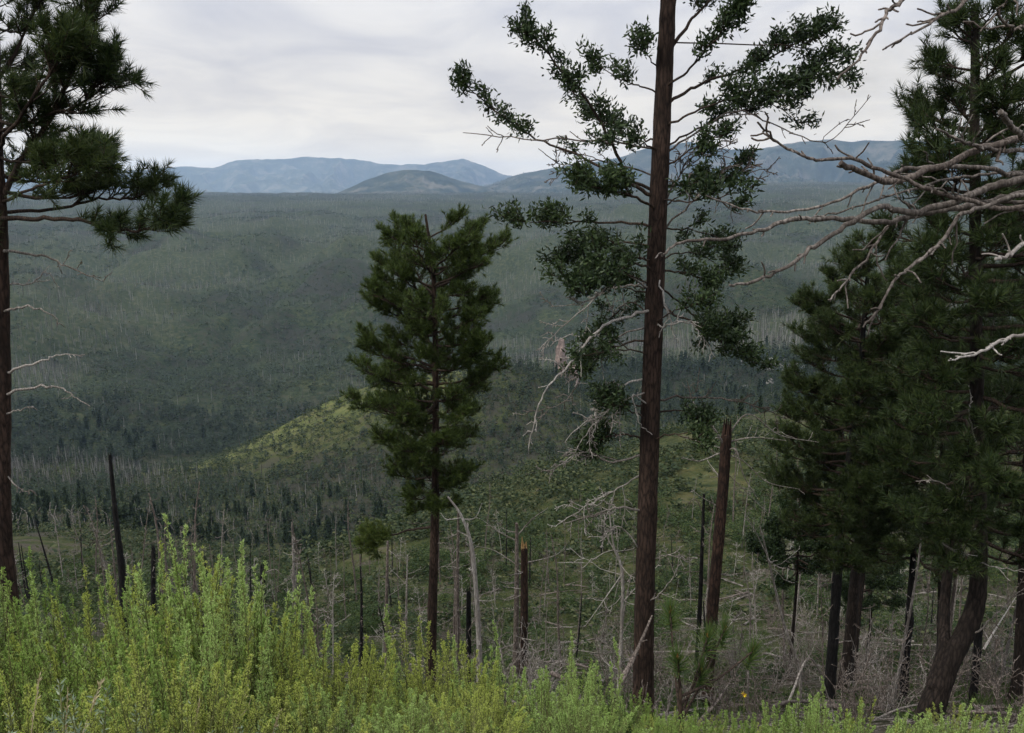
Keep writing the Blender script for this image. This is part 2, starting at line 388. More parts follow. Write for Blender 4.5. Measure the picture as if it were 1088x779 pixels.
# ------------------------------------------------------------------ terrain
COLX = np.array([-500, 0, 100, 200, 300, 390, 470, 560, 640, 730, 830, 950, 1088, 1600], float)
RN = np.array([6, 10, 16, 25, 40, 65, 100, 130, 170, 230, 300, 360, 420, 500, 650, 850, 1100, 1500, 2000, 2600, 3500, 5200], float)
FAR = [213, 206, 203]
YT = np.array([
    [800, 770, 740, 690, 660, 630, 605, 590, 572, 552, 532, 518, 506, 489, 445, 383, 323, 270, 239, 224] ,
    [800, 770, 740, 690, 660, 630, 605, 590, 572, 552, 532, 518, 506, 489, 445, 383, 323, 270, 239, 224],
    [800, 770, 740, 690, 660, 630, 605, 590, 572, 552, 532, 518, 506, 489, 445, 383, 323, 270, 239, 224],
    [800, 772, 745, 705, 670, 635, 610, 598, 585, 565, 540, 515, 488, 492, 448, 383, 322, 270, 239, 223],
    [800, 775, 750, 720, 680, 638, 612, 606, 592, 565, 525, 485, 447, 478, 460, 385, 322, 269, 238, 223],
    [800, 778, 755, 728, 690, 625, 578, 572, 588, 565, 505, 455, 411, 458, 452, 383, 320, 268, 238, 222],
    [800, 780, 758, 730, 690, 615, 553, 538, 560, 560, 500, 440, 402, 440, 430, 375, 316, 266, 237, 222],
    [800, 782, 762, 732, 690, 610, 530, 505, 520, 540, 490, 437, 396, 420, 412, 362, 310, 264, 236, 222],
    [800, 785, 765, 735, 690, 602, 512, 482, 495, 520, 482, 450, 425, 412, 386, 346, 302, 260, 235, 222],
    [800, 785, 765, 735, 690, 600, 506, 465, 455, 482, 500, 470, 445, 422, 380, 340, 297, 258, 234, 221],
    [800, 785, 765, 735, 690, 600, 510, 465, 437, 446, 470, 452, 435, 412, 372, 332, 292, 256, 233, 221],
    [800, 785, 765, 735, 692, 606, 515, 465, 432, 426, 440, 440, 425, 405, 366, 328, 290, 255, 233, 221],
    [800, 785, 765, 735, 695, 612, 520, 470, 432, 420, 430, 430, 420, 400, 362, 326, 288, 254, 232, 220],
    [800, 785, 765, 735, 700, 620, 530, 475, 435, 420, 425, 425, 415, 400, 362, 326, 288, 254, 232, 220]], float)
YT = np.hstack([YT, np.tile([[211, 205]], (len(YT), 1))])
YT[4:6, 15:18] += [[-6, -8, -6], [-12, -16, -11]]; YT[6:8, 15:18] += [[12, 16, 10], [6, 8, 5]]; YT[2, 15:18] += [8, 8, 5]
YT[9:, -4:] = [228, 213, 201, 193]; YT[8, -4:] = [232, 218, 207, 201]
NEAR_R = np.array([0.4, 1.5, 2.2, 3.0, 4.5]); NEAR_Z = np.array([-1.65, -1.68, -1.9, -2.4, -3.55])
uu = ((COLX - 544) / F)[:, None]; vv = (389.5 - YT) / F
dy = math.cos(PITCH) + vv * math.sin(PITCH); dz = -math.sin(PITCH) + vv * math.cos(PITCH)
T_AZ = np.arctan2(uu * np.ones_like(dy), dy)
T_Z = RN[None] * dz / np.hypot(uu, dy)

def pchip(x, y, xq):
    """shape-preserving cubic along axis 0; x (n,), y (n,m)"""
    h = np.diff(x)[:, None]; d = np.diff(y, axis=0) / h
    m = np.zeros_like(y)
    same = (d[:-1] * d[1:]) > 0
    w1 = 2 * h[1:] + h[:-1]; w2 = h[1:] + 2 * h[:-1]
    with np.errstate(divide="ignore", invalid="ignore"):
        hm = (w1 + w2) / (w1 / d[:-1] + w2 / d[1:])
    m[1:-1] = np.where(same, hm, 0)
    m[0], m[-1] = d[0], d[-1]
    i = np.clip(np.searchsorted(x, xq) - 1, 0, len(x) - 2)
    t = ((xq - x[i]) / h[i, 0])[:, None]; hh = h[i]
    return ((1 + 2 * t) * (1 - t) ** 2) * y[i] + t * (1 - t) ** 2 * hh * m[i] + t * t * (3 - 2 * t) * y[i + 1] + t * t * (t - 1) * hh * m[i + 1]

AZ = np.radians(np.concatenate([np.linspace(-180, -62, 40, endpoint=False), np.linspace(-62, 62, 560), np.linspace(62, 180, 40)[1:]]))
RR = np.exp(np.linspace(math.log(0.4), math.log(5200), 460))
rows_r = np.concatenate([NEAR_R, RN])
tabs = []
AZc = np.clip(AZ, T_AZ[0].max() * 0 + radians(-50), radians(50))
for k in range(len(RN)):
    az_k, z_k = T_AZ[:, k], T_Z[:, k]
    # smooth across azimuth with the same cubic
    q = np.clip(AZc, az_k[0], az_k[-1])
    tabs.append(pchip(az_k, z_k[:, None], q)[:, 0])
tabs = np.vstack([np.tile(NEAR_Z[:, None], (1, len(AZ))), np.array(tabs)])
Z0 = pchip(np.log(rows_r), tabs, np.log(RR)).T                      # (az, r)
behind = np.clip((np.abs(AZ) - radians(75)) / radians(35), 0, 1)[:, None]
behind = behind * behind * (3 - 2 * behind)
Z0 = Z0 * (1 - behind) + behind * (-1.65 + 0.0 * RR[None])
GX = np.sin(AZ)[:, None] * RR[None]; GY = np.cos(AZ)[:, None] * RR[None]
st = lambda a, b: (lambda t: t * t * (3 - 2 * t))(np.clip((RR[None] - a) / (b - a), 0, 1))
Z0 = Z0 + 0.25 * st(4, 14) * fbm(GX / 3.0, GY / 3.0, 3, 4) + 1.3 * st(25, 90) * fbm(GX / 16, GY / 16, 11, 4) + 2.6 * st(60, 130) * fbm(GX / 38, GY / 38, 13, 3) \
        + 6.5 * st(160, 380) * fbm(GX / 80, GY / 80, 21, 5) + (34 * st(600, 1000) - 28 * st(1700, 3000)) * (1.0 + 0.5 * st(650, 900) * (1 - st(1400, 1700))) * (np.abs(fbm(GX / 300 + .5 * fbm(GX / 200, GY / 200, 35, 3), GY / 520, 31, 4)) * 2.2 - 0.8)
Z0 = Z0 + 9 * st(2300, 3000) * fbm(GX / 350, GY / 500, 37, 4)
def ground(x, y):
    x, y = np.asarray(x, float), np.asarray(y, float)
    a = np.interp(np.arctan2(x, y), AZ, np.arange(len(AZ))); r = np.interp(np.log(np.maximum(np.hypot(x, y), 0.41)), np.log(RR), np.arange(len(RR)))
    i = np.clip(a.astype(int), 0, len(AZ) - 2); j = np.clip(r.astype(int), 0, len(RR) - 2); fa, fr = a - i, r - j
    return (Z0[i, j] * (1 - fa) + Z0[i + 1, j] * fa) * (1 - fr) + (Z0[i, j + 1] * (1 - fa) + Z0[i + 1, j + 1] * fa) * fr
g = Geo()
na, nr = len(AZ), len(RR)
idx = np.arange(na * nr).reshape(na, nr)
g.add(np.stack([GX, GY, Z0], -1).reshape(-1, 3), np.stack([idx[:-1, :-1], idx[1:, :-1], idx[1:, 1:], idx[:-1, 1:]], -1).reshape(-1, 4))
g.add(np.vstack([[0, 0, -1.65], np.stack([GX[:, 0], GY[:, 0], Z0[:, 0]], -1)]), np.stack([np.zeros(na - 1), np.arange(1, na), np.arange(2, na + 1)], -1).astype(int)[:, ::-1])
terrain = tag(g.obj("terrain", M_GROUND), kind="structure")
def opening(x, y):
    """0 under woods, 1 in the grassy openings the fire left"""
    return np.clip(.45 - 2.6 * (fbm(x / 170, y / 230, 71, 4) + 0.35 * fbm(x / 45, y / 45, 73, 3)), 0, 1)
cov_ = opening(GX, GY) * st(450, 650)
px_, py_ = pix(np.stack([GX, GY, Z0], -1).reshape(-1, 3)); px_ = px_.reshape(GX.shape)
top_ = np.exp(-((RR[None] - 425) / 38.0) ** 2) * (px_ > 150) * (px_ < 520) * (GY > 0)  # grassy spur crest, coloured paler to stand in for sun falling on it
cov_ = np.maximum(cov_, top_ * np.clip(1.0 + .9 * fbm(GX / 14, GY / 14, 77, 3), 0, 1.6))
at_ = terrain.data.attributes.new("openings", "FLOAT", "POINT")  # real openings in the woods, plus the painted sunlit crest of the spur
at_.data.foreach_set("value", np.concatenate([cov_.ravel(), np.zeros(na + 1)]).astype(np.float32))

# mountains beyond the plateau
def mountain(name, R, near_w, far_w, crest, base, seed):
    xs = np.array([c[0] for c in crest], float); ys = np.array([c[1] for c in crest], float)
    az_c = np.arctan((xs - 544) / F / math.cos(PITCH)); 
    u, v = (xs - 544) / F, (389.5 - ys) / F
    yy, zz_ = math.cos(PITCH) + v * math.sin(PITCH), -math.sin(PITCH) + v * math.cos(PITCH)
    az_c = np.arctan2(u, yy); zc = R * zz_ / np.hypot(u, yy)
    az = np.linspace(az_c[0], az_c[-1], 420)
    r = np.concatenate([np.linspace(R - near_w, R, 90), np.linspace(R, R + far_w, 20)[1:]])
    A, Rr = np.meshgrid(az, r, indexing="ij")
    X, Y = np.sin(A) * Rr, np.cos(A) * Rr
    top = pchip(az_c, zc[:, None], az)[:, 0][:, None]
    top = top + (top - base) * 0.10 * fbm(az * R / 300, az * 0 + 3.3, seed + 5, 4)[:, None]
    t = np.where(Rr < R, (R - Rr) / near_w, (Rr - R) / far_w)
    rid = 1 - np.abs(fbm(A * R / 520 + 0.6 * fbm(A * R / 900, Rr / 900, seed + 2, 3), Rr / 1500, seed, 5)) * 2.2
    prof = np.clip(1 - t, 0, 1) ** 1.15
    z = base + (top - base) * prof
    z = z - (top - base) * (0.62 * (1 - rid) * np.minimum(t * 5, 1) * np.clip(1.15 - t, 0, 1)) + 5 * fbm(X / 120, Y / 120, seed + 9, 4)
    edge = np.minimum(1, np.minimum(A - az[0], az[-1] - A) / 0.03)
    z = base - 12 + (z - base + 12) * np.clip(edge, 0, 1)
    g = Geo(); n1, n2 = A.shape; id_ = np.arange(n1 * n2).reshape(n1, n2)
    g.add(np.stack([X, Y, z], -1).reshape(-1, 3), np.stack([id_[:-1, :-1], id_[1:, :-1], id_[1:, 1:], id_[:-1, 1:]], -1).reshape(-1, 4))
    o = g.obj(name, M_MOUNT); tag(o, kind="structure")
    return X, Y, z, t
mA = mountain("mountains", 13500, 3200, 1200, [(-600, 190), (-200, 186), (60, 186), (110, 181), (150, 180), (195, 177), (225, 178), (250, 171), (280, 169), (305, 167), (340, 168), (380, 170), (415, 174), (455, 174), (490, 171), (510, 175), (540, 186), (580, 189), (640, 192), (700, 196)], -60, 41)
mB = mountain("wooded_hill", 6600, 1100, 700, [(340, 207), (368, 201), (392, 190), (412, 183), (438, 180), (460, 184), (480, 190), (505, 196), (545, 204)], -55, 53)
mC = mountain("mountains", 7800, 3400, 1200, [(480, 204), (520, 196), (550, 186), (580, 180), (620, 174), (660, 166), (700, 157), (735, 151), (765, 157), (800, 160), (835, 154), (860, 149), (885, 147), (920, 150), (950, 152), (1000, 150), (1100, 148), (1300, 160), (1700, 185)], -70, 67)

# haze: the air between the rim and the mountains
b = 17000.0; zl, zh = float(Z0.min()) - 2.0, float(max(mA[2].max(), mC[2].max(), 20) + 15)
g = Geo()
g.add([[-b, -b, zl], [b, -b, zl], [b, b, zl], [-b, b, zl], [-b, -b, zh], [b, -b, zh], [b, b, zh], [-b, b, zh]],
      [[0, 3, 2, 1], [4, 5, 6, 7], [0, 1, 5, 4], [1, 2, 6, 5], [2, 3, 7, 6], [3, 0, 4, 7]])
m, t, o = mat("haze_air")
pv = nd(t, "ShaderNodeVolumePrincipled", {"Color": (0.50, 0.70, 1.0, 1), "Density": 0.000062, "Anisotropy": 0.0})
t.links.new(pv.outputs[0], o.inputs["Volume"])
tag(g.obj("haze", m, smooth=False), kind="stuff")

# ------------------------------------------------------------------ tree growing
def grow_limb(p0, p1, rng, sag=0.0, n=9, wob=0.04):
    t = np.linspace(0, 1, n)[:, None]
    L = np.linalg.norm(p1 - p0)
    w = np.cumsum(rng.normal(0, wob * L / 3, (n, 3)), 0); w -= t * w[-1]
    return p0 + (p1 - p0) * t + w * np.sin(pi * t) ** 0.5 + np.array([0, 0, -sag * L]) * np.sin(pi * t)
def at(path, t):
    u = np.clip(t, 0, 1) * (len(path) - 1); i = np.minimum(u.astype(int), len(path) - 2); f = (u - i)[:, None]
    return path[i] * (1 - f) + path[i + 1] * f, unit(path[i + 1] - path[i])

def clothe(gw, gn, path, r0, rng, style, dens=1.0, t0=0.35, spread=0.42, nl=0.16, nw=0.008, nn=30):
    """side shoots with needle tufts (or fir sprays) along one limb: wood into gw, needles into gn"""
    L = np.linalg.norm(path[-1] - path[0])
    tube(gw, path, np.linspace(r0, max(0.006, r0 * 0.25), len(path)), 5)
    ns = max(3, int(round((4 + 4.2 * L) * dens)))
    ts = t0 + (1 - t0) * rng.random(ns) ** 0.8; ts[-1] = 1.0
    B, D = at(path, ts)
    a, bb = frame(D)
    up = np.array([0, 0, 1.0])
    sgn = np.where(rng.random(ns) < 0.5, -1, 1)[:, None]
    dirs = unit(D * rng.uniform(0.5, 1.0, (ns, 1)) + a * sgn * rng.uniform(0.25, 1.0, (ns, 1)) + up * rng.uniform(-0.1, 0.75, (ns, 1)) + rng.normal(0, 0.2, (ns, 3)))
    dirs[-1] = unit(D[-1] + up * 0.4)
    ln = L * spread * (1.15 - 0.75 * ts) * rng.uniform(0.5, 1.1, ns) + 0.08
    ln = np.minimum(ln, 1.3)
    E = B + dirs * ln[:, None]
    mid = (B + E) / 2 - up * (ln * 0.05)[:, None]
    rods(gw, B, mid, 0.4 * r0 * (1.1 - ts) + 0.008, 0.010, 3); rods(gw, mid, E, 0.010, 0.006, 3)
    C, DD = [], []
    k = np.maximum(2, np.round(2 + ln * 6.5 * dens)).astype(int)
    for i in range(ns):
        u = np.sqrt(rng.random(k[i])); u[0] = 1
        q = B[i] + (E[i] - B[i]) * u[:, None]
        dd = unit(dirs[i] * 0.8 + up * rng.uniform(0.1, 0.8, (k[i], 1)) + rng.normal(0, 0.42, (k[i], 3)))
        l2 = rng.uniform(0.08, 0.28, k[i]); l2[0] = 0.05
        C.append(q + dd * l2[:, None]); DD.append(dd)
        rods(gw, q, q + dd * l2[:, None], 0.006, 0.005, 3)
    C = np.concatenate(C); DD = np.concatenate(DD)
    if style == "pine":
        tufts(gn, C, DD, nn, nl, nw, rng, shoot=0.12)
    else:
        nleaf = nn
        M = len(C)
        pc = C[:, None] + rng.normal(0, 0.055, (M, nleaf, 3)) - DD[:, None] * rng.random((M, nleaf, 1)) * 0.18
        d = unit(DD[:, None] * 0.5 + rng.normal(0, 0.8, (M, nleaf, 3)))
        blades(gn, pc.reshape(-1, 3), d.reshape(-1, 3), nl * rng.uniform(0.6, 1.2, M * nleaf), nw, rng)

def deadwood(g, path, r0, rng, r1=None, twigs=8, tl=0.5, depth=2, mat=0, t0=0.15, k=6):
    """a bare limb with finer and finer bare side twigs"""
    n = len(path)
    r1 = r1 if r1 is not None else max(0.006, r0 * 0.25)
    tube(g, path, np.linspace(r0, r1, n) * (1 + 0.04 * rng.normal(size=n)), k, mat=mat)
    L = np.sum(np.linalg.norm(np.diff(path, axis=0), axis=1))
    if depth <= 0: return
    for i in range(twigs):
        t = t0 + (1 - t0) * rng.random()
        b_, d_ = at(path, np.array([t])); b_, d_ = b_[0], d_[0]
        s = unit(np.cross(d_, rng.normal(size=3)))
        ln = L * tl * rng.uniform(0.2, 1.0) * (1.1 - 0.7 * t)
        dirn = unit(d_ * rng.uniform(0.3, 1.0) + s * rng.uniform(0.5, 1.0))
        e = b_ + dirn * ln
        pth = grow_limb(b_, e, rng, rng.uniform(-0.15, 0.15), 6, 0.14)
        rr = (r0 * (1 - t) + r1 * t) * rng.uniform(0.35, 0.65)
        deadwood(g, pth, max(rr, 0.0075), rng, None, max(0, int(twigs * 0.5)), tl * 0.9, depth - 1, mat, 0.2, 4)

def trunk_path(px, Y, base_drop=0.25, lean=None, n=26):
    """trunk through image points at one distance, run down into the ground"""
    pts = [P(x, y, Y) for x, y in px]                        # top to bottom
    last = pts[-1]
    gz = float(ground(last[0], last[1]))
    base = last + np.array([0, 0, min(gz - base_drop - last[2], -0.05)])
    pts = pts + [base]
    return spline(np.array(pts[::-1]), n)                     # bottom to top

def trunk_mesh(path, r_base, r_top, rng, k=12, flare=0.35):
    g = Geo()
    t = np.linspace(0, 1, len(path))
    h = path[:, 2] - path[0, 2]
    r = r_base + (r_top - r_base) * t + r_base * flare * np.exp(-h / (r_base * 3.0))
    fine = spline(path, len(path) * 3)
    rf = np.interp(np.linspace(0, 1, len(fine)), t, r)
    tube(g, fine, rf, k, wob=0.035, rng=rng)
    return g
def on_trunk(path, z):
    """trunk centre at height z"""
    o = np.argsort(path[:, 2]); return np.array([np.interp(z, path[o, 2], path[o, i]) for i in range(3)])

def pine(name, label, px, Y, r_base, r_top, crown, nlimb, seed, mats=(None, None), style="pine", dens=1.0, nn=30, nl=0.16, nw=0.008, group=None, explicit=(), dead=(), stubs=0, trunk_mat=None, cat="pine tree", extra=None, explicit_more=0):
    """crown: rows (image y, left reach px, right reach px), top to bottom"""
    rng = np.random.default_rng(seed)
    path = trunk_path(px, Y)
    base = path[0]
    root = thing(name, label, cat, tuple(base), group)
    trunk_mesh(path, r_base, r_top, rng).obj("trunk", trunk_mat or M_BARK, root)
    gw, gn = Geo(), Geo()
    cy = np.array([c[0] for c in crown], float); cl_ = np.array([c[1] for c in crown], float); cr = np.array([c[2] for c in crown], float)
    zs = lambda y: P(px[0][0], y, Y)[2]
    for i in range(nlimb):
        y = cy[0] + (cy[-1] - cy[0]) * ((i + rng.random()) / nlimb)
        frac = (y - cy[0]) / (cy[-1] - cy[0])
        az = (i * 2.399963 + rng.normal(0, 0.5))
        c = math.cos(az)
        Lr, Ll = np.interp(y, cy, cr) * Y / F, np.interp(y, cy, cl_) * Y / F
        side = Lr if c > 0 else Ll
        L = (abs(c) * side + (1 - abs(c)) * (Lr + Ll) / 2) * rng.uniform(0.62, 1.1)
        if L < 0.12: L = 0.12
        rise = (0.65 - 0.75 * frac) * L * rng.uniform(0.5, 1.2)
        p1z = zs(y)
        st_ = on_trunk(path, p1z - rise * 0.75)
        en = np.array([st_[0] + c * L, st_[1] + math.sin(az) * L, p1z + rise * 0.25])
        lp = grow_limb(st_, en, rng, 0.10 * (frac + 0.2), 9, 0.06)
        clothe(gw, gn, lp, 0.012 + 0.018 * L, rng, style, dens, 0.3, 0.42, nl, nw, nn)
    cm = mats[0] or M_NEEDLE
    if not gn.empty():
        crown_o = gn.obj("crown", cm, root, smooth=False)
        gw.obj("limbs", M_TWIG, crown_o, offset=tuple(base))
    explicit = list(explicit)
    for i in range(explicit_more):                                # shorter boughs all round the middle of the trunk
        y = rng.uniform(150, 340) if i % 4 else rng.uniform(340, 480); sd = -1 if i % 5 < 3 else 1; x0 = float(np.interp(y, [q[1] for q in px], [q[0] for q in px])); L = rng.uniform(35, 105); dz_ = rng.uniform(-1.6, 1.6)
        explicit.append(D((x0, y), (x0 + sd * L * .5, y + rng.uniform(-16, 4), dz_ * .6), (x0 + sd * L, y + rng.uniform(-26, 22), dz_), r=.016, spread=.32, dens=.7, t0=.35))
    for e in explicit:
        pts = np.array([P(x, y, Y + (dz_ if len(e) else 0)) for x, y, dz_ in e["pts"]])
        st_ = on_trunk(path, pts[0][2]); pts[0] = st_
        lp = spline(pts, max(8, 5 * len(pts)))
        lp[1:-1] += rng.normal(0, 0.012, lp[1:-1].shape)
        gw, gn = Geo(), Geo()
        clothe(gw, gn, lp, e.get("r", 0.03), rng, e.get("style", style), e.get("dens", dens), e.get("t0", 0.3), e.get("spread", 0.3), nl, nw, nn)
        w = gw.obj("branch", M_TWIG, root)
        gn.obj("foliage", cm, w, smooth=False, offset=tuple(base))
    for e in dead:
        pts = np.array([P(x, y, Y + d_) for x, y, d_ in e["pts"]])
        pts[0] = on_trunk(path, pts[0][2])
        lp = spline(pts, 5 * len(pts)); lp[1:-1] += rng.normal(0, 0.014, lp[1:-1].shape)
        gd = Geo()
        deadwood(gd, lp, e.get("r", 0.02) * 1.35, rng, None, int(e.get("tw", 7) * 1.3), e.get("tl", 0.35), e.get("depth", 2), t0=0.25, k=5)
        gd.obj("dead_branch", e.get("mat", M_DEAD if rng.random() < .7 else M_PALE), root)
    for i in range(stubs):
        y = rng.uniform(cy[-1] - 40, min(cy[-1] + 170, px[-1][1]))
        s0 = on_trunk(path, zs(y)); az = rng.random() * 2 * pi
        L = rng.uniform(0.2, 1.1)
        e_ = s0 + np.array([math.cos(az) * L, math.sin(az) * L, rng.uniform(-0.3, 0.25) * L])
        gd = Geo(); deadwood(gd, grow_limb(s0, e_, rng, 0.08, 7, 0.1), 0.014, rng, None, 4, 0.35, 1, k=4)
        gd.obj("dead_branch", M_DEADB, root)
    if extra: extra(root, path, rng)
    return root

def D(*p, **k): k["pts"] = [(x + (0,)) if len(x) == 2 else x for x in p]; return k

# -------- the pine at the left edge
pine("ponderosa_pine", "tall pine cut by the left edge with dense drooping needle tufts and bare lower limbs", [(-14, -330), (-8, -60), (-4, 150), (0, 230), (3, 400), (5, 590)], 12.0, 0.145, 0.05,
     [(-320, 10, 10), (-200, 70, 60), (-60, 80, 70), (40, 80, 62), (120, 80, 66), (190, 100, 84), (240, 90, 80)], 40, 5, dens=1.4, nn=30, nl=0.17, nw=0.012,
     explicit=[D((0, 232), (40, 232, -.3), (90, 235, -.6), (130, 246, -.8), (165, 242, -1.0), (180, 232, -1), r=0.04, spread=0.2, dens=1.7, t0=0.25),
               D((0, 225), (60, 222, .4), (105, 212, .5), (145, 210, .6), (165, 200, .6), r=0.03, spread=0.24, dens=2.0, t0=0.3),
               D((-2, 218), (15, 185, 0), (45, 140, -.2), (75, 80, -.3), (88, 30, -.4), (98, 2, -.4), r=0.05, spread=0.26, dens=1.9, t0=0.25),
               D((45, 140, -.2), (75, 115, -.4), (100, 95, -.5), (116, 80, -.5), r=0.025, spread=0.34, dens=2.0, t0=0.2),
               D((0, 200), (40, 180, .3), (75, 165, .4), (102, 165, .4), r=0.025, spread=0.3, dens=2.1, t0=0.25),
               D((0, 215), (50, 195, -.6), (75, 187, -.8), (98, 178, -1), r=0.025, spread=0.3, dens=2.1, t0=0.25),
               D((-5, 90), (20, 50, .2), (35, 15, .2), (50, -10, .2), r=0.03, spread=0.22, t0=0.3),
               D((-6, 160), (30, 110, -.9), (60, 70, -1), (70, 55, -1), r=0.03, spread=0.32, dens=2.0, t0=0.2)],
     dead=[D((2, 268), (40, 270, -.2), (75, 285, -.3), (110, 299, -.4), r=0.018, tw=5, tl=.25), D((2, 330), (30, 327, -.2), (55, 335, -.3), (68, 347, -.3), r=0.016, tw=3, tl=.2),
           D((2, 300), (30, 302, .2), (50, 290, .3), (62, 305, .3), r=0.012, tw=4, tl=.3), D((3, 395), (40, 385, -.3), (60, 378, -.3), (90, 377, -.3), r=0.016, tw=3, tl=.2), D((4, 418), (45, 411, -.3), (70, 415, -.4), (96, 432, -.5), r=0.018, tw=3, tl=.2),
           D((4, 440), (20, 436, -.2), (36, 432, -.2), r=0.012, tw=2), D((4, 500), (22, 520, -.1), (35, 523, -.2), r=0.010, tw=5, tl=.5)], trunk_mat=M_BARK)

# -------- the full green pine in the middle
pine("ponderosa_pine", "full green pine with a rounded dense crown, standing left of the tall bare-sided trunk", [(452, 228), (461, 300), (463, 450), (462, 560), (458, 700)], 21.0, 0.185, 0.03,
     [(238, 40, 42), (252, 56, 60), (280, 66, 76), (330, 68, 80), (380, 82, 68), (430, 88, 58), (470, 84, 52), (505, 60, 46), (540, 40, 24)], 82, 8, mats=(M_NEEDLE2, None), dens=1.75, nn=27, nl=0.14, nw=0.0135,
     explicit=[D((460, 560), (440, 562, 0), (420, 568, -.2), (404, 572, -.4), (396, 580, -.5), r=0.04, spread=0.4, dens=3.2, t0=.4)],
     dead=[D((460, 515), (480, 507, 0), (492, 500, 0), r=.012, tw=3), D((460, 605), (475, 602, 0), (488, 603, 0), r=.01, tw=2), D((462, 578), (470, 577, -.1), (480, 579, -.1), r=.012, tw=1)], stubs=3)

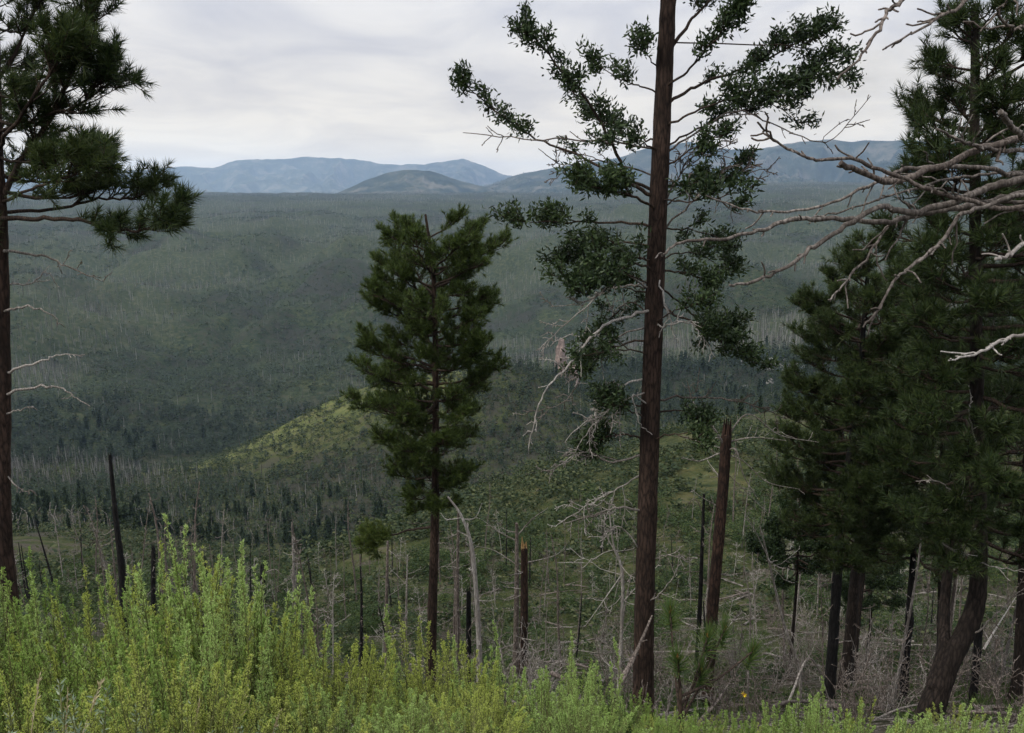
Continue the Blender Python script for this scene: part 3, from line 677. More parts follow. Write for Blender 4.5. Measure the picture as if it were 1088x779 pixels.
# -------- the tall trunk right of the middle, thin leafy boughs
pine("tall_conifer", "tallest trunk right of centre, reddish bark, thin leafy boughs and pale dead twigs", [(722, -330), (716, -120), (709, 20), (702, 160), (693, 380), (686, 600), (683, 742)], 13.0, 0.205, 0.095,
     [(-330, 15, 15), (-250, 60, 60), (-120, 110, 110), (-30, 90, 90)], 16, 12, mats=(M_FIR, None), style="fir", dens=0.95, nn=30, nl=0.105, nw=0.034,
     explicit=[D((697, 212), (668, 192, -.1), (652, 155, -.2), (628, 112, -.3), (600, 78, -.4), (572, 45, -.5), (560, 30, -.5), r=.035, spread=.11, dens=.9, t0=.35),
               D((697, 205), (650, 183, .2), (602, 160, .4), (560, 142, .5), (520, 112, .6), (497, 92, .6), r=.028, spread=.09, dens=.75, t0=.3),
               D((700, 100), (680, 92, 0), (660, 85, 0), (635, 70, 0), r=.016, spread=.22, dens=.8, t0=.5),
               D((702, 80), (690, 60, -.1), (684, 45, -.1), r=.014, spread=.3, dens=.8, t0=.5),
               D((698, 150), (670, 145, .5), (640, 128, .9), (608, 98, 1.1), r=.018, spread=.16, dens=.9, t0=.4),
               D((698, 222), (670, 208, -.6), (645, 202, -1), (622, 195, -1.2), r=.026, spread=.28, dens=1.3, t0=.2),
               D((696, 240), (650, 236, .3), (600, 236, .4), (545, 234, .5), r=.026, spread=.14, dens=1.1, t0=.35),
               D((695, 262), (660, 258, .5), (625, 266, .8), (598, 276, .9), r=.022, spread=.24, dens=1.1, t0=.3),
               D((694, 285), (665, 282, -.5), (640, 300, -.8), (620, 312, -.9), r=.022, spread=.24, dens=1.1, t0=.3),
               D((690, 360), (665, 365, .2), (640, 375, .3), (618, 392, .3), r=.022, spread=.22, dens=1.1, t0=.4),
               D((689, 430), (665, 430, -.2), (645, 425, -.3), r=.018, spread=.26, dens=1.2, t0=.4),
               D((688, 470), (665, 462, .2), (640, 466, .3), (628, 480, .3), r=.022, spread=.26, dens=1.5, t0=.4),
               D((703, 60), (730, 28, 0), (750, 5, 0), (775, -20, 0), r=.035, spread=.14, dens=.7, t0=.5),
               D((702, 112), (740, 92, .2), (790, 72, .3), (840, 50, .4), (872, 30, .4), r=.03, spread=.12, dens=1.0, t0=.3),
               D((702, 98), (735, 70, -.5), (760, 42, -.8), (785, 12, -1), r=.022, spread=.16, dens=1.0, t0=.35),
               D((701, 135), (740, 118, -.4), (790, 100, -.6), (835, 92, -.7), r=.022, spread=.13, dens=1.0, t0=.3),
               D((700, 160), (735, 140, .5), (775, 122, .9), (820, 112, 1.1), (850, 130, 1.2), r=.02, spread=.13, dens=.9, t0=.3),
               D((840, 50, .4), (862, 52, .4), (870, 72, .4), r=.012, spread=.4, dens=1, t0=.2),
               D((699, 180), (725, 165, -.2), (750, 150, -.3), (768, 145, -.3), r=.018, spread=.24, dens=.9, t0=.4),
               D((697, 225), (725, 205, .3), (745, 190, .4), r=.016, spread=.28, dens=.8, t0=.5),
               D((695, 285), (725, 290, .2), (755, 298, .2), r=.022, spread=.28, dens=1.2, t0=.4),
               D((693, 322), (730, 340, -.2), (765, 362, -.2), (800, 385, -.2), r=.024, spread=.2, dens=1.3, t0=.35),
               D((694, 300), (725, 325, .6), (752, 350, .7), (775, 350, .7), r=.02, spread=.26, dens=1.3, t0=.4),
               D((690, 440), (720, 436, 0), (745, 446, 0), r=.022, spread=.28, dens=1.1, t0=.4)],
     explicit_more=15,
     dead=[D((692, 330), (662, 338, -.4), (636, 352, -.6), (606, 386, -.8), (582, 412, -.9), (568, 445, -.9), (562, 482, -.9), r=.02, mat=M_PALE, tw=9, tl=.22),
           D((693, 300), (665, 305, .2), (640, 312, .3), (600, 345, .5), (572, 372, .5), r=.016, tw=10, tl=.4), D((693, 310), (660, 292, -.2), (630, 318, -.4), (585, 326, -.5), r=.014, tw=10, tl=.4),
           D((692, 345), (655, 360, .3), (620, 400, .4), (598, 428, .5), (560, 438, .5), r=.014, tw=10, tl=.35), D((690, 400), (660, 412, 0), (630, 440, 0), (600, 470, 0), r=.014, tw=12, tl=.4),
           D((690, 415), (655, 430, -.4), (628, 455, -.5), (605, 490, -.5), r=.012, tw=12, tl=.5), D((688, 480), (650, 492, 0), (620, 480, .1), (580, 505, .2), r=.016, tw=12, tl=.4),
           D((687, 500), (655, 520, .3), (620, 540, .4), (590, 560, .4), r=.012, tw=10, tl=.4), D((686, 545), (655, 540, -.2), (632, 548, -.3), (600, 556, -.3), r=.018, tw=10, tl=.4),
           D((694, 290), (706, 320, -.35), (714, 350, -.4), (722, 365, -.4), r=.012, mat=M_PALE, tw=3, tl=.4), D((694, 350), (712, 345, -.4), (735, 345, -.4), (760, 380, -.4), r=.012, mat=M_PALE, tw=6, tl=.4),
           D((689, 435), (672, 420, -.3), (680, 450, -.32), (693, 462, -.32), r=.012, mat=M_PALE, tw=2, tl=.3), D((688, 425), (735, 422, .2), (790, 428, .2), (838, 445, .2), r=.016, tw=10, tl=.3, mat=M_DEADB),
           D((700, 165), (740, 140, .3), (785, 118, .4), (830, 135, .5), (880, 150, .5), (925, 102, .5), r=.014, tw=8, tl=.22, mat=M_DEADB), D((697, 250), (735, 215, 0), (770, 190, 0), (815, 180, 0), r=.014, tw=14, tl=.5, mat=M_DEADB),
           D((697, 230), (720, 190, .4), (740, 165, .4), (790, 170, .4), r=.014, tw=14, tl=.5, mat=M_DEADB), D((698, 160), (640, 150, -.4), (570, 148, -.5), (492, 141, -.6), r=.014, tw=6, tl=.2, mat=M_DEADB),
           D((696, 190), (640, 170, .5), (600, 175, .6), (572, 158, .6), r=.012, tw=8, tl=.4, mat=M_DEADB), D((684, 640), (700, 632, -.3), (722, 600, -.4), r=.012, tw=5, tl=.5), D((683, 690), (668, 700, -.3), (650, 690, -.4), r=.012, tw=5, tl=.5),
           D((685, 600), (710, 590, -.2), (735, 600, -.3), r=.012, tw=8, tl=.5), D((686, 590), (660, 560, -.2), (640, 570, -.2), r=.012, tw=8, tl=.5)], cat="conifer")

# -------- pines at the right
def fork(root, path, rng):
    g = Geo()
    b0 = P(992, 730, 12.0); pts = spline(np.array([b0, P(1003, 690, 12.1), P(1003, 655, 12.3), P(1010, 560, 12.6), P(1012, 480, 12.8)]), 24)
    tube(g, pts, np.linspace(0.13, 0.05, 24), 10, wob=.03, rng=rng)
    g.obj("second_stem", M_BARKD, root)
pine("ponderosa_pine", "tall dark pine at the right edge on a thick crooked trunk bent near its foot", [(1036, 5), (1036, 200), (1038, 420), (1040, 560), (1036, 645), (1008, 705), (988, 760)], 12.0, 0.21, 0.05,
     [(6, 22, 30), (35, 36, 60), (80, 55, 85), (150, 70, 100), (230, 78, 105), (330, 95, 110), (430, 110, 115), (520, 110, 110), (600, 80, 90)], 96, 17, dens=1.35, nn=28, nl=.165, nw=.012, trunk_mat=M_BARKD, extra=fork,
     dead=[D((1038, 560), (1000, 575, -.5), (1050, 600, -.6), (1088, 608, -.7), r=.014, mat=M_PALE, tw=4, tl=.2), D((1038, 520), (1060, 515, -.4), (1085, 525, -.5), r=.014, mat=M_PALE, tw=4), D((1037, 540), (1010, 520, -.5), (985, 505, -.6), r=.014, tw=5),
           D((1039, 480), (1030, 440, -.5), (1032, 420, -.5), r=.01, mat=M_PALE, tw=2), D((1020, 690), (1050, 660, -.2), (1072, 640, -.2), (1080, 625, -.2), r=.014, tw=4)])
pine("ponderosa_pine", "mid-height dark pine with a slender black trunk behind the low bare limbs", [(925, 250), (915, 380), (905, 470), (893, 560), (884, 700)], 20.0, 0.17, 0.04,
     [(255, 8, 10), (290, 40, 50), (340, 62, 65), (400, 75, 70), (460, 85, 70), (520, 85, 65), (575, 65, 60)], 100, 23, dens=1.5, nn=24, nl=.165, nw=.014, trunk_mat=M_CHAR, stubs=8)
pine("ponderosa_pine", "grey-trunked pine standing just right of the slender black trunk", [(940, 300), (930, 420), (918, 540), (910, 600), (901, 700)], 23.0, 0.22, 0.04,
     [(305, 8, 10), (350, 45, 50), (420, 55, 60), (500, 60, 65), (560, 55, 60)], 60, 29, dens=1.5, nn=24, nl=.165, nw=.0145, trunk_mat=M_BARKD, stubs=6)
pine("ponderosa_pine", "thin leaning young pine, third trunk in the dark clump at the right", [(935, 470), (925, 560), (916, 620), (908, 700)], 26.0, 0.12, 0.03,
     [(470, 10, 10), (510, 40, 40), (560, 50, 60), (600, 45, 55)], 26, 31, dens=1.1, nn=26, nl=.17, nw=.012, trunk_mat=M_BARKD, stubs=4)
pine("ponderosa_pine", "dark pine filling the gap between the crooked trunk and the right clump", [(978, 330), (975, 420), (972, 560), (966, 650), (960, 740)], 19.0, 0.12, 0.03,
     [(335, 8, 8), (380, 40, 40), (450, 55, 55), (520, 60, 60), (600, 50, 50)], 52, 37, dens=1.4, nn=24, nl=.165, nw=.014, trunk_mat=M_CHAR, stubs=5)
pine("ponderosa_pine", "slim pine deep in the dark clump, left of the crooked trunk's upper part", [(1004, 300), (1002, 420), (1000, 560), (998, 700)], 25.0, 0.12, 0.03,
     [(305, 8, 8), (350, 45, 45), (430, 62, 60), (520, 62, 62), (580, 45, 50)], 50, 38, dens=1.4, nn=24, nl=.165, nw=.014, trunk_mat=M_BARKD, stubs=4)
pine("ponderosa_pine", "pine crown leaning in at the right border behind the crooked trunk", [(1105, 180), (1100, 300), (1092, 480), (1086, 640), (1082, 720)], 17.0, 0.16, 0.04,
     [(180, 8, 8), (240, 50, 60), (340, 70, 80), (440, 80, 80), (520, 70, 70), (570, 50, 60)], 66, 39, dens=1.6, nn=24, nl=.165, nw=.014, trunk_mat=M_BARKD, stubs=4)
pine("young_fir", "small leafy green fir low beside the slender black trunk", [(850, 525), (848, 580), (845, 640)], 27.0, 0.07, 0.02,
     [(525, 8, 8), (550, 35, 35), (580, 50, 50), (612, 45, 45)], 30, 43, mats=(M_FIR, None), style="fir", dens=1.2, nn=26, nl=.10, nw=.05, trunk_mat=M_BARKD, cat="fir")
pine("young_fir", "small leafy green fir under the right clump of pines", [(925, 560), (925, 600), (925, 660)], 30.0, 0.07, 0.02,
     [(558, 8, 8), (585, 35, 35), (610, 45, 45), (640, 40, 40)], 28, 47, mats=(M_FIR, None), style="fir", dens=1.1, nn=26, nl=.10, nw=.05, trunk_mat=M_BARKD, cat="fir")

# -------- bare limbs reaching in from a dead pine outside the right edge
rng = np.random.default_rng(77)
YD = 6.5
tp = trunk_path([(1235, -300), (1225, 0), (1215, 250), (1205, 500), (1200, 700)], YD)
dead = thing("dead_pine", "long bare grey limbs of a dead pine reaching in from the right edge", "dead tree", tuple(tp[0]))
trunk_mesh(tp, 0.16, 0.09, rng).obj("trunk", M_DEADB, dead)
def dlimb(pts, r, y=0.0, dy=-0.8, m=None, tw=5, tl=.2, r1=None, start=True):
    n = len(pts)
    w = [P(x, py, YD + y + dy * i / (n - 1)) for i, (x, py) in enumerate(pts)]
    if start: w = [on_trunk(tp, w[0][2] - 0.02)] + w
    lp = spline(np.array(w), 5 * len(w)); lp[1:-1] += rng.normal(0, 0.007, lp[1:-1].shape)
    gd = Geo(); deadwood(gd, lp, r, rng, r1, tw + 3, tl, 1, t0=.35, k=8)
    deadwood(gd, lp, .004, rng, .002, 9, .035, 1, t0=.3, k=4)
    gd.obj("branch", m or M_LIMB, dead)
dlimb([(1130, 196), (1088, 206), (1046, 216), (1010, 222), (970, 230), (940, 236), (880, 232), (835, 235), (815, 243), (780, 252), (725, 257), (703, 272)], .034, tw=4, tl=.12)
dlimb([(1140, 180), (1088, 190), (1050, 200), (1020, 212), (970, 226), (935, 221), (895, 243), (860, 265), (835, 285), (800, 299), (775, 303)], .036, y=-.15, tw=4, tl=.10)
dlimb([(1130, 158), (1088, 161), (1045, 157), (1020, 150), (995, 137)], .026, y=.2, tw=3, r1=.008)
dlimb([(1130, 190), (1080, 186), (1040, 178), (985, 178), (955, 182), (935, 192), (885, 215), (835, 225), (790, 222), (750, 208)], .024, y=.3, tw=5, tl=.12)
dlimb([(1120, 215), (1070, 222), (1025, 212), (985, 200), (935, 180), (900, 168), (870, 170), (845, 163), (820, 145), (805, 130)], .022, y=-.3, tw=3, tl=.12, m=M_DEADB)
dlimb([(1130, 140), (1088, 145), (1040, 160), (990, 180), (950, 192), (925, 188), (893, 173)], .032, y=.1, tw=3, tl=.15, m=M_DEADB, r1=.02)
dlimb([(1120, 165), (1088, 148), (1075, 133), (1063, 119)], .022, y=-.4, tw=0, r1=.018)
dlimb([(1120, 200), (1060, 215), (1020, 230), (1000, 258), (970, 282), (950, 300), (935, 325), (917, 348)], .02, y=-.5, tw=3, tl=.15)
dlimb([(1090, 214), (1010, 222), (970, 228), (945, 240), (920, 275), (900, 298), (882, 320)], .018, y=.4, tw=4, tl=.15)
dlimb([(1120, 240), (1088, 258), (1072, 270), (1058, 275)], .022, y=-.2, tw=1, m=M_PALE, r1=.01)
dlimb([(1120, 345), (1088, 355), (1060, 365), (1030, 378), (1008, 383)], .02, y=-.2, tw=1, m=M_PALE)
dlimb([(1120, -60), (1060, -25), (1030, 0), (1000, 18), (975, 32), (938, 53)], .022, y=0, tw=4, tl=.12, m=M_DEADB)
dlimb([(1120, -120), (1000, -40), (960, 0), (945, 10), (935, 30), (915, 60), (890, 84)], .022, y=-.3, tw=2, tl=.10, m=M_DEADB)
dlimb([(1120, 20), (1080, 30), (1060, 15), (1075, -5)], .014, y=-.3, tw=3, m=M_DEADB)
dlimb([(1120, 232), (1088, 226), (1040, 212), (1010, 206), (985, 196)], .016, y=.1, tw=4, tl=.15)
dlimb([(1120, 175), (1088, 182), (1050, 185), (1010, 190), (960, 205), (900, 222), (860, 232)], .016, y=.55, tw=4, tl=.15)

# ------------------------------------------------------------------ landmark dead trees
def snag_tree(name, label, px, Y, r0, r1, m, limbs=(), nr_=0, seed=1, cat="dead tree", limb_m=None, top_m=None, tl=.3):
    rng = np.random.default_rng(seed)
    path = trunk_path(px, Y)
    root = thing(name, label, cat, tuple(path[0]))
    top_m = top_m or (m if r1 > .055 else None)
    trunk_mesh(path, r0, r1, rng, 10, 0.2).obj("trunk", m, root)
    if top_m:
        gs = Geo()
        for i in range(9):
            a = i * .7 + rng.random(); o_ = np.array([math.cos(a), math.sin(a), 0]) * r1 * .62
            tube(gs, np.array([path[-1] + o_ - [0, 0, .05], path[-1] + o_ * 1.1 + [0, 0, rng.uniform(.05, 3.4 * r1 + .05)]]), [r1 * .42, .004], 5)
        gs.obj("splintered_top", top_m, root)
    for e in limbs:
        pts = np.array([P(x, y, Y + d_) for x, y, d_ in e["pts"]]); pts[0] = on_trunk(path, pts[0][2])
        gd = Geo(); deadwood(gd, spline(pts, 5 * len(pts)), e.get("r", .02), rng, None, e.get("tw", 5), e.get("tl", .3), 1, k=5)
        gd.obj("branch", limb_m or M_DEAD, root)
    H = path[-1, 2] - path[0, 2]
    for i in range(nr_):
        s0 = on_trunk(path, path[0, 2] + H * rng.uniform(.3, .97)); a = rng.random() * 6.28; L = rng.uniform(.15, 1) * tl * H * .5
        gd = Geo(); deadwood(gd, grow_limb(s0, s0 + np.array([math.cos(a), math.sin(a), rng.uniform(-.5, .5)]) * L, rng, .1, 6, .1), r0 * .16, rng, None, 4, .4, 1, k=4)
        gd.obj("branch", limb_m or M_DEAD, root)
    return root
snag_tree("charred_snag", "charred black spike of a trunk behind the bushes at the left", [(117, 487), (123, 550), (129, 600), (132, 640)], 28.0, .19, .06, M_CHAR, [D((124, 560), (112, 568, 0), (108, 565, 0), r=.02, tw=3), D((125, 570), (115, 578, 0), (106, 580, 0), r=.02, tw=3)], 2, 3, tl=.2)
snag_tree("broken_snag", "scorched brown trunk with broken top and spidery pale limbs, right of the tallest trunk", [(772, 462), (768, 520), (762, 590), (757, 650)], 18.0, .15, .125, M_BURNT,
     [D((771, 475), (758, 455, -.2), (738, 430, -.3), (730, 405, -.3), r=.03, tw=6), D((771, 478), (745, 470, .1), (722, 464, .2), r=.018, tw=5), D((772, 470), (800, 465, 0), (835, 468, .1), r=.025, tw=7),
      D((771, 480), (782, 478, -.2), (790, 505, -.3), (805, 530, -.3), r=.025, tw=6, tl=.4), D((772, 465), (795, 440, .1), (828, 462, .2), (870, 470, .2), r=.02, tw=6), D((771, 482), (790, 490, -.1), (815, 512, -.1), (850, 520, -.1), r=.018, tw=6),
      D((770, 500), (790, 520, -.1), (815, 545, -.1), r=.014, tw=5), D((768, 540), (745, 528, 0), (735, 520, 0), r=.014, tw=5)], 5, 5, limb_m=M_DEAD)
snag_tree("charred_snag", "thin black snag just left of the scorched broken trunk", [(748, 525), (746, 580), (743, 660)], 19.0, .075, .03, M_CHAR, [D((747, 545), (738, 530, 0), (728, 540, 0), r=.016, tw=5)], 8, 7, limb_m=M_DEADB)
snag_tree("broken_snag", "dark snapped trunk with a bright splintered top, right one of the close pair", [(557, 582), (557, 640), (556, 700)], 24.0, .165, .11, M_BURNT, [], 7, 9, top_m=M_SPLIT)
snag_tree("dead_tree", "greyish bare trunk with forked limbs, left one of the close pair", [(549, 556), (549, 620), (548, 700)], 25.0, .14, .05, M_DEADB,
     [D((549, 570), (565, 552, 0), (582, 540, .1), r=.03, tw=6), D((549, 575), (530, 565, 0), (512, 552, 0), r=.025, tw=6), D((549, 600), (590, 590, 0), (605, 575, 0), r=.02, tw=4), D((549, 600), (525, 585, .2), (505, 580, .2), r=.02, tw=4)], 10, 11, limb_m=M_DEAD)
snag_tree("bleached_stem", "bleached white dead stem curving over beside the middle pine", [(476, 528), (490, 548), (501, 580), (506, 630), (509, 690)], 17.0, .075, .02, M_PALE, [D((492, 552), (505, 550, 0), (512, 535, 0), r=.015, tw=3), D((490, 550), (475, 552, 0), (468, 545, 0), r=.012, tw=3)], 5, 13, limb_m=M_PALE)
snag_tree("dead_tree", "slim brown bare trunk between the middle pine and the bleached stem", [(487, 545), (486, 620), (486, 690)], 23.0, .10, .035, M_DEADB, [], 12, 15)
snag_tree("charred_snag", "short charred trunk right beside the bleached stem", [(498, 632), (498, 690)], 22.0, .10, .07, M_CHAR, [], 3, 17)
snag_tree("bleached_stem", "white forked dead sapling left of the tallest trunk's foot", [(647, 540), (652, 580), (661, 610), (660, 680), (658, 720)], 14.0, .045, .012, M_PALE, [D((655, 590), (642, 560, .1), (652, 530, .1), r=.014, tw=6), D((659, 610), (640, 640, 0), (622, 665, 0), r=.014, tw=6), D((660, 640), (680, 620, 0), (700, 600, 0), r=.012, tw=6)], 9, 19, limb_m=M_PALE, tl=.5)
snag_tree("dead_tree", "bent grey bare sapling between the broken trunk and right clump", [(808, 560), (820, 610), (832, 660), (850, 720)], 15.0, .045, .012, M_DEAD, [D((815, 590), (800, 560, 0), (790, 545, 0), r=.012, tw=6)], 9, 21, tl=.5)
snag_tree("charred_snag", "thin black trunk between the right clump and the crooked trunk", [(968, 660), (962, 700), (956, 760)], 22.0, .11, .09, M_CHAR, [], 8, 25, limb_m=M_DEAD)
snag_tree("charred_snag", "thin black trunk just right of the crooked trunk", [(1040, 672), (1036, 720), (1030, 775)], 18.0, .11, .09, M_CHAR, [], 8, 27, limb_m=M_DEAD)
snag_tree("dead_tree", "pale bare snag standing alone right of the tall leafy bush", [(310, 555), (312, 600), (313, 660)], 44.0, .17, .03, M_DEAD, [], 16, 33, tl=.35)
snag_tree("charred_snag", "black stub of a trunk right of the tall leafy bush", [(279, 605), (279, 650)], 34.0, .17, .12, M_CHAR, [D((279, 610), (292, 605, 0), (300, 612, 0), r=.03, tw=5)], 3, 35)
snag_tree("charred_snag", "short black stub close right of the charred spike", [(163, 585), (163, 640)], 36.0, .13, .10, M_CHAR, [], 3, 37)
snag_tree("dead_tree", "thin bare grey snag under the middle pine's lowest bough", [(412, 575), (411, 620), (410, 680)], 26.0, .09, .04, M_DEADB, [], 8, 39)
snag_tree("dead_tree", "pale twiggy bare snag left of the middle pine's trunk", [(433, 590), (432, 630), (431, 690)], 33.0, .09, .02, M_DEAD, [], 18, 41, tl=.5)

# leaning and fallen branches near the big trunk
def loose(label, pts, r, m, seed, name="fallen_branch", tw=6, tl=.3):
    rng = np.random.default_rng(seed)
    w = np.array([P(x, y, Y) for x, y, Y in pts])
    gd = Geo(); deadwood(gd, spline(w, 8 * len(w)), r, rng, None, tw, tl, 1)
    o = gd.obj(name, m, offset=tuple(w[0])); o.location = tuple(w[0])
    return tag(o, label, "fallen branch")
loose("dark leaning pole propped against the foot of the tallest trunk", [(660, 724, 11.5), (675, 695, 11.8), (693, 654, 12.2)], .06, M_DEADB, 3, tw=4)
loose("grey crooked branch lying low in front of the tallest trunk", [(728, 790, 5.2), (745, 765, 5.3), (762, 745, 5.4), (776, 724, 5.5)], .022, M_DEADB, 4)
loose("twisted dark branch lying behind the bushes right of the snapped pair", [(585, 715, 10.0), (600, 722, 9.9), (615, 735, 9.8)], .04, M_DEADB, 6)
loose("weathered grey branch sunk in the middle bushes", [(538, 742, 5.5), (558, 752, 5.4), (575, 758, 5.3)], .014, M_DEAD, 8)
loose("bare pale pole leaning at far right beyond the crooked trunk", [(1045, 690, 14.0), (1060, 665, 14.2), (1079, 635, 14.5)], .025, M_PALE, 12, tw=3)
loose("long grey fallen pole crossing below the crooked trunk", [(905, 778, 13.0), (960, 752, 13.4), (1020, 745, 13.8)], .03, M_DEAD, 14)
loose("slim fallen branch slanting across the foot of the right clump", [(838, 745, 10.5), (862, 700, 11.0), (890, 770, 11.5)], .02, M_DEAD, 15)

# ------------------------------------------------------------------ the burnt slope and the valley
EL = np.maximum.accumulate(Z0 / RR[None], axis=1)
def seen(x, y, h, slack=0.0):
    """does something h metres tall here rise above the nearer ground"""
    r = np.hypot(x, y)
    a = np.clip(np.round(np.interp(np.arctan2(x, y), AZ, np.arange(len(AZ)))).astype(int), 0, len(AZ) - 1)
    j = np.clip(np.interp(np.log(r * 0.985), np.log(RR), np.arange(len(RR))).astype(int) - 1, 0, len(RR) - 1)
    return (ground(x, y) + h) / r > EL[a, j] + slack
def in_frame(x, y, z, m=0):
    px, py = pix(np.stack([x, y, z], -1))
    return (px > -m) & (px < 1088 + m) & (py > -m) & (py < 779 + m)

def conifer_mesh(seed, fine):
    """a conifer 1 m tall; crown of drooping sprays"""
    rng = np.random.default_rng(seed)
    g = Geo()
    n = 170 if fine else 9
    if fine:
        h = 0.16 + 0.84 * rng.random(n) ** 0.8; az = rng.random(n) * 2 * pi
        R = (0.19 * (1.04 - h) ** 0.5 * np.minimum(1, (h + .05) * 3) + 0.015) * rng.uniform(0.35, 1.2, n)
        d = np.stack([np.cos(az), np.sin(az), rng.uniform(-0.5, 0.15, n)], -1)
        A = np.stack([np.zeros(n), np.zeros(n), h], -1)
        B = A + d * R[:, None]
        side = np.stack([-np.sin(az), np.cos(az), rng.uniform(-.4, .4, n)], -1) * (R * 0.42)[:, None]
        up = np.array([0, 0, 0.012])
        M = A * .45 + B * .55
        g.add(np.stack([A, M + side, B, M - side], 1), np.arange(4 * n).reshape(-1, 4))
        g.add(np.stack([A + up * 2, M + up * 3 + side * .3, B + up, M - up * 2 - side * .3], 1), np.arange(4 * n).reshape(-1, 4))
        return g
    tiers = 4; k = 5; V, Fc = [], []
    for i in range(tiers):
        z0 = 0.16 + 0.2 * i; z1 = min(1.0, z0 + 0.3) + (0.0 if i < 3 else -.02); rr = [.15, .19, .15, .09][i] * rng.uniform(.75, 1.25)
        th = np.arange(k) / k * 2 * pi + rng.random() * 6
        q = rr * rng.uniform(.55, 1.2, k)
        V.append(np.concatenate([np.stack([np.cos(th) * q, np.sin(th) * q, z0 + rng.uniform(-.07, .06, k)], -1), [[0, 0, z1]]]))
        Fc.append(np.stack([np.arange(k), (np.arange(k) + 1) % k, np.full(k, k)], -1) + i * (k + 1))
    return np.concatenate(V), np.concatenate(Fc)
M_FAR = leafmat("distant_conifer_foliage", [(0.007, 0.015, 0.007), (0.014, 0.027, 0.011), (0.026, 0.044, 0.017), (0.046, 0.066, 0.024)], 0.15, 0.7)
M_FARD = leafmat("distant_dead_wood", [(0.03, 0.028, 0.026), (0.10, 0.094, 0.088), (0.27, 0.26, 0.245), (0.52, 0.50, 0.47)], 0.0, 0.9)
M_FARS = leafmat("distant_shrub_foliage", [(0.009, 0.019, 0.008), (0.019, 0.034, 0.012), (0.036, 0.054, 0.017), (0.10, 0.108, 0.042)], 0.25, 0.7)

rngF = np.random.default_rng(2024)
def spots(n, r0, r1, e, amax=50):
    """n random spots between two distances, pdf of r ~ r**e"""
    u = rngF.random(n); r = (r0 ** (e + 1) + u * (r1 ** (e + 1) - r0 ** (e + 1))) ** (1 / (e + 1))
    a = np.radians(rngF.uniform(-amax, amax, n)); return np.sin(a) * r, np.cos(a) * r, r
def live_share(x, y, r):
    """where the fire left living conifers"""
    n_ = fbm(x / 170, y / 230, 71, 4) + 0.35 * fbm(x / 45, y / 45, 73, 3)
    px, py = pix(np.stack([x, y, ground(x, y)], -1))
    low = np.exp(-((py - 470) / 55.0) ** 2) * (r > 300)             # the dense dark wood down in the canyon
    wall = ((r > 480) & (r < 1500)) * (0.30 + 0.25 * np.clip((py - 300) / 120, 0, 1))
    flat = ((r > 1500) & (r < 2700)) * -0.22 + (r > 3000) * 0.45
    foot = ((r > 190) & (r < 420) & (px < 440) & (py > 480)) * 0.55        # the wood at the foot of the spur
    return np.clip(0.34 + 2.9 * n_ + 0.45 * low + wall + flat + foot, 0.03, 0.97)

X1, Y1, R1 = [np.concatenate(q) for q in zip(spots(36000, 170, 1000, 0.9), spots(16000, 190, 620, 0.6), spots(26000, 560, 1450, 0.7))]
X2, Y2, R2 = spots(130000, 850, 5000, 0.6)
X, Y, R = np.concatenate([X1, X2]), np.concatenate([Y1, Y2]), np.concatenate([R1, R2])
ls = live_share(X, Y, R)
live = rngF.random(len(X)) < ls
keep = seen(X, Y, 14.0, -0.01) & (live | (rngF.random(len(X)) < 0.8))
# the sunny top of the spur and the near shrub slope carry few big trees
px, py = pix(np.stack([X, Y, ground(X, Y)], -1))
spur = (R < 520) & (R > 330) & (py < 500) & (px > 150) & (px < 470)
keep &= ~(spur & (rngF.random(len(X)) < 0.85))
slope = (R < 240) & (px > 420)
keep &= ~(slope & (rngF.random(len(X)) < 0.8))
X, Y, R, live, px, py = X[keep], Y[keep], R[keep], live[keep], px[keep], py[keep]
Z = ground(X, Y)
H = np.where(spur[keep], .45, np.clip(R / 800, .38, 0.8)) * np.where(live, 3.5 + 13.5 * rngF.random(len(X)) ** 1.7, rngF.uniform(6, 16, len(X))) 
vis = in_frame(X, Y, Z + H * .6, -4) & seen(X, Y, H * 0.5)

def pick(mask, score, n):
    i = np.flatnonzero(mask); return i[np.argsort(-score[i])][:n]
size = H / R
li_ = pick(vis & live, size, 295)
fine = [conifer_mesh(100 + i, True) for i in range(6)]
def soft_conifer(seed, n):
    rng = np.random.default_rng(seed)
    h = 0.14 + 0.86 * rng.random(n) ** 0.85; az = rng.random(n) * 2 * pi
    R = (0.17 * (1.05 - h) ** 0.55 * np.minimum(1, (h + .1) * 2.4) + 0.02) * rng.uniform(0.4, 1.25, n)
    d = np.stack([np.cos(az), np.sin(az), rng.uniform(-0.5, 0.4, n)], -1)
    A = np.stack([np.zeros(n), np.zeros(n), h], -1) + d * (R * .15)[:, None]; B = A + d * R[:, None]
    sd = np.stack([-np.sin(az), np.cos(az), rng.uniform(-.8, .8, n)], -1) * (R * 0.5)[:, None]
    return np.stack([A, (A + B) / 2 + sd, B, (A + B) / 2 - sd], 1).reshape(-1, 3), np.arange(4 * n).reshape(-1, 4)
fine_me = [gq.mesh("crown", M_FAR, False) for gq in fine]
gt = Geo(); rods(gt, [[0, 0, -.05]], [[0, 0, .96]], .014, .002, 5); trunk_me = gt.mesh("trunk", M_BARKD)
def region(px_, py_, r_):
    if px_ < 180 and r_ < 330: return "on the shadowed slope below the left bushes", "left lower slope"
    if r_ < 300 and px_ < 440: return "in the dark gully left of the middle pine", "dark gully"
    if px_ < 240: return "on the canyon floor at the left", "canyon floor"
    if px_ < 470: return "on the flank of the green spur", "green spur"
    if px_ < 680: return "on the dim slope between the middle pine and tallest trunk", "dim slope"
    return "on the hillside right of the tallest trunk", "right hillside"
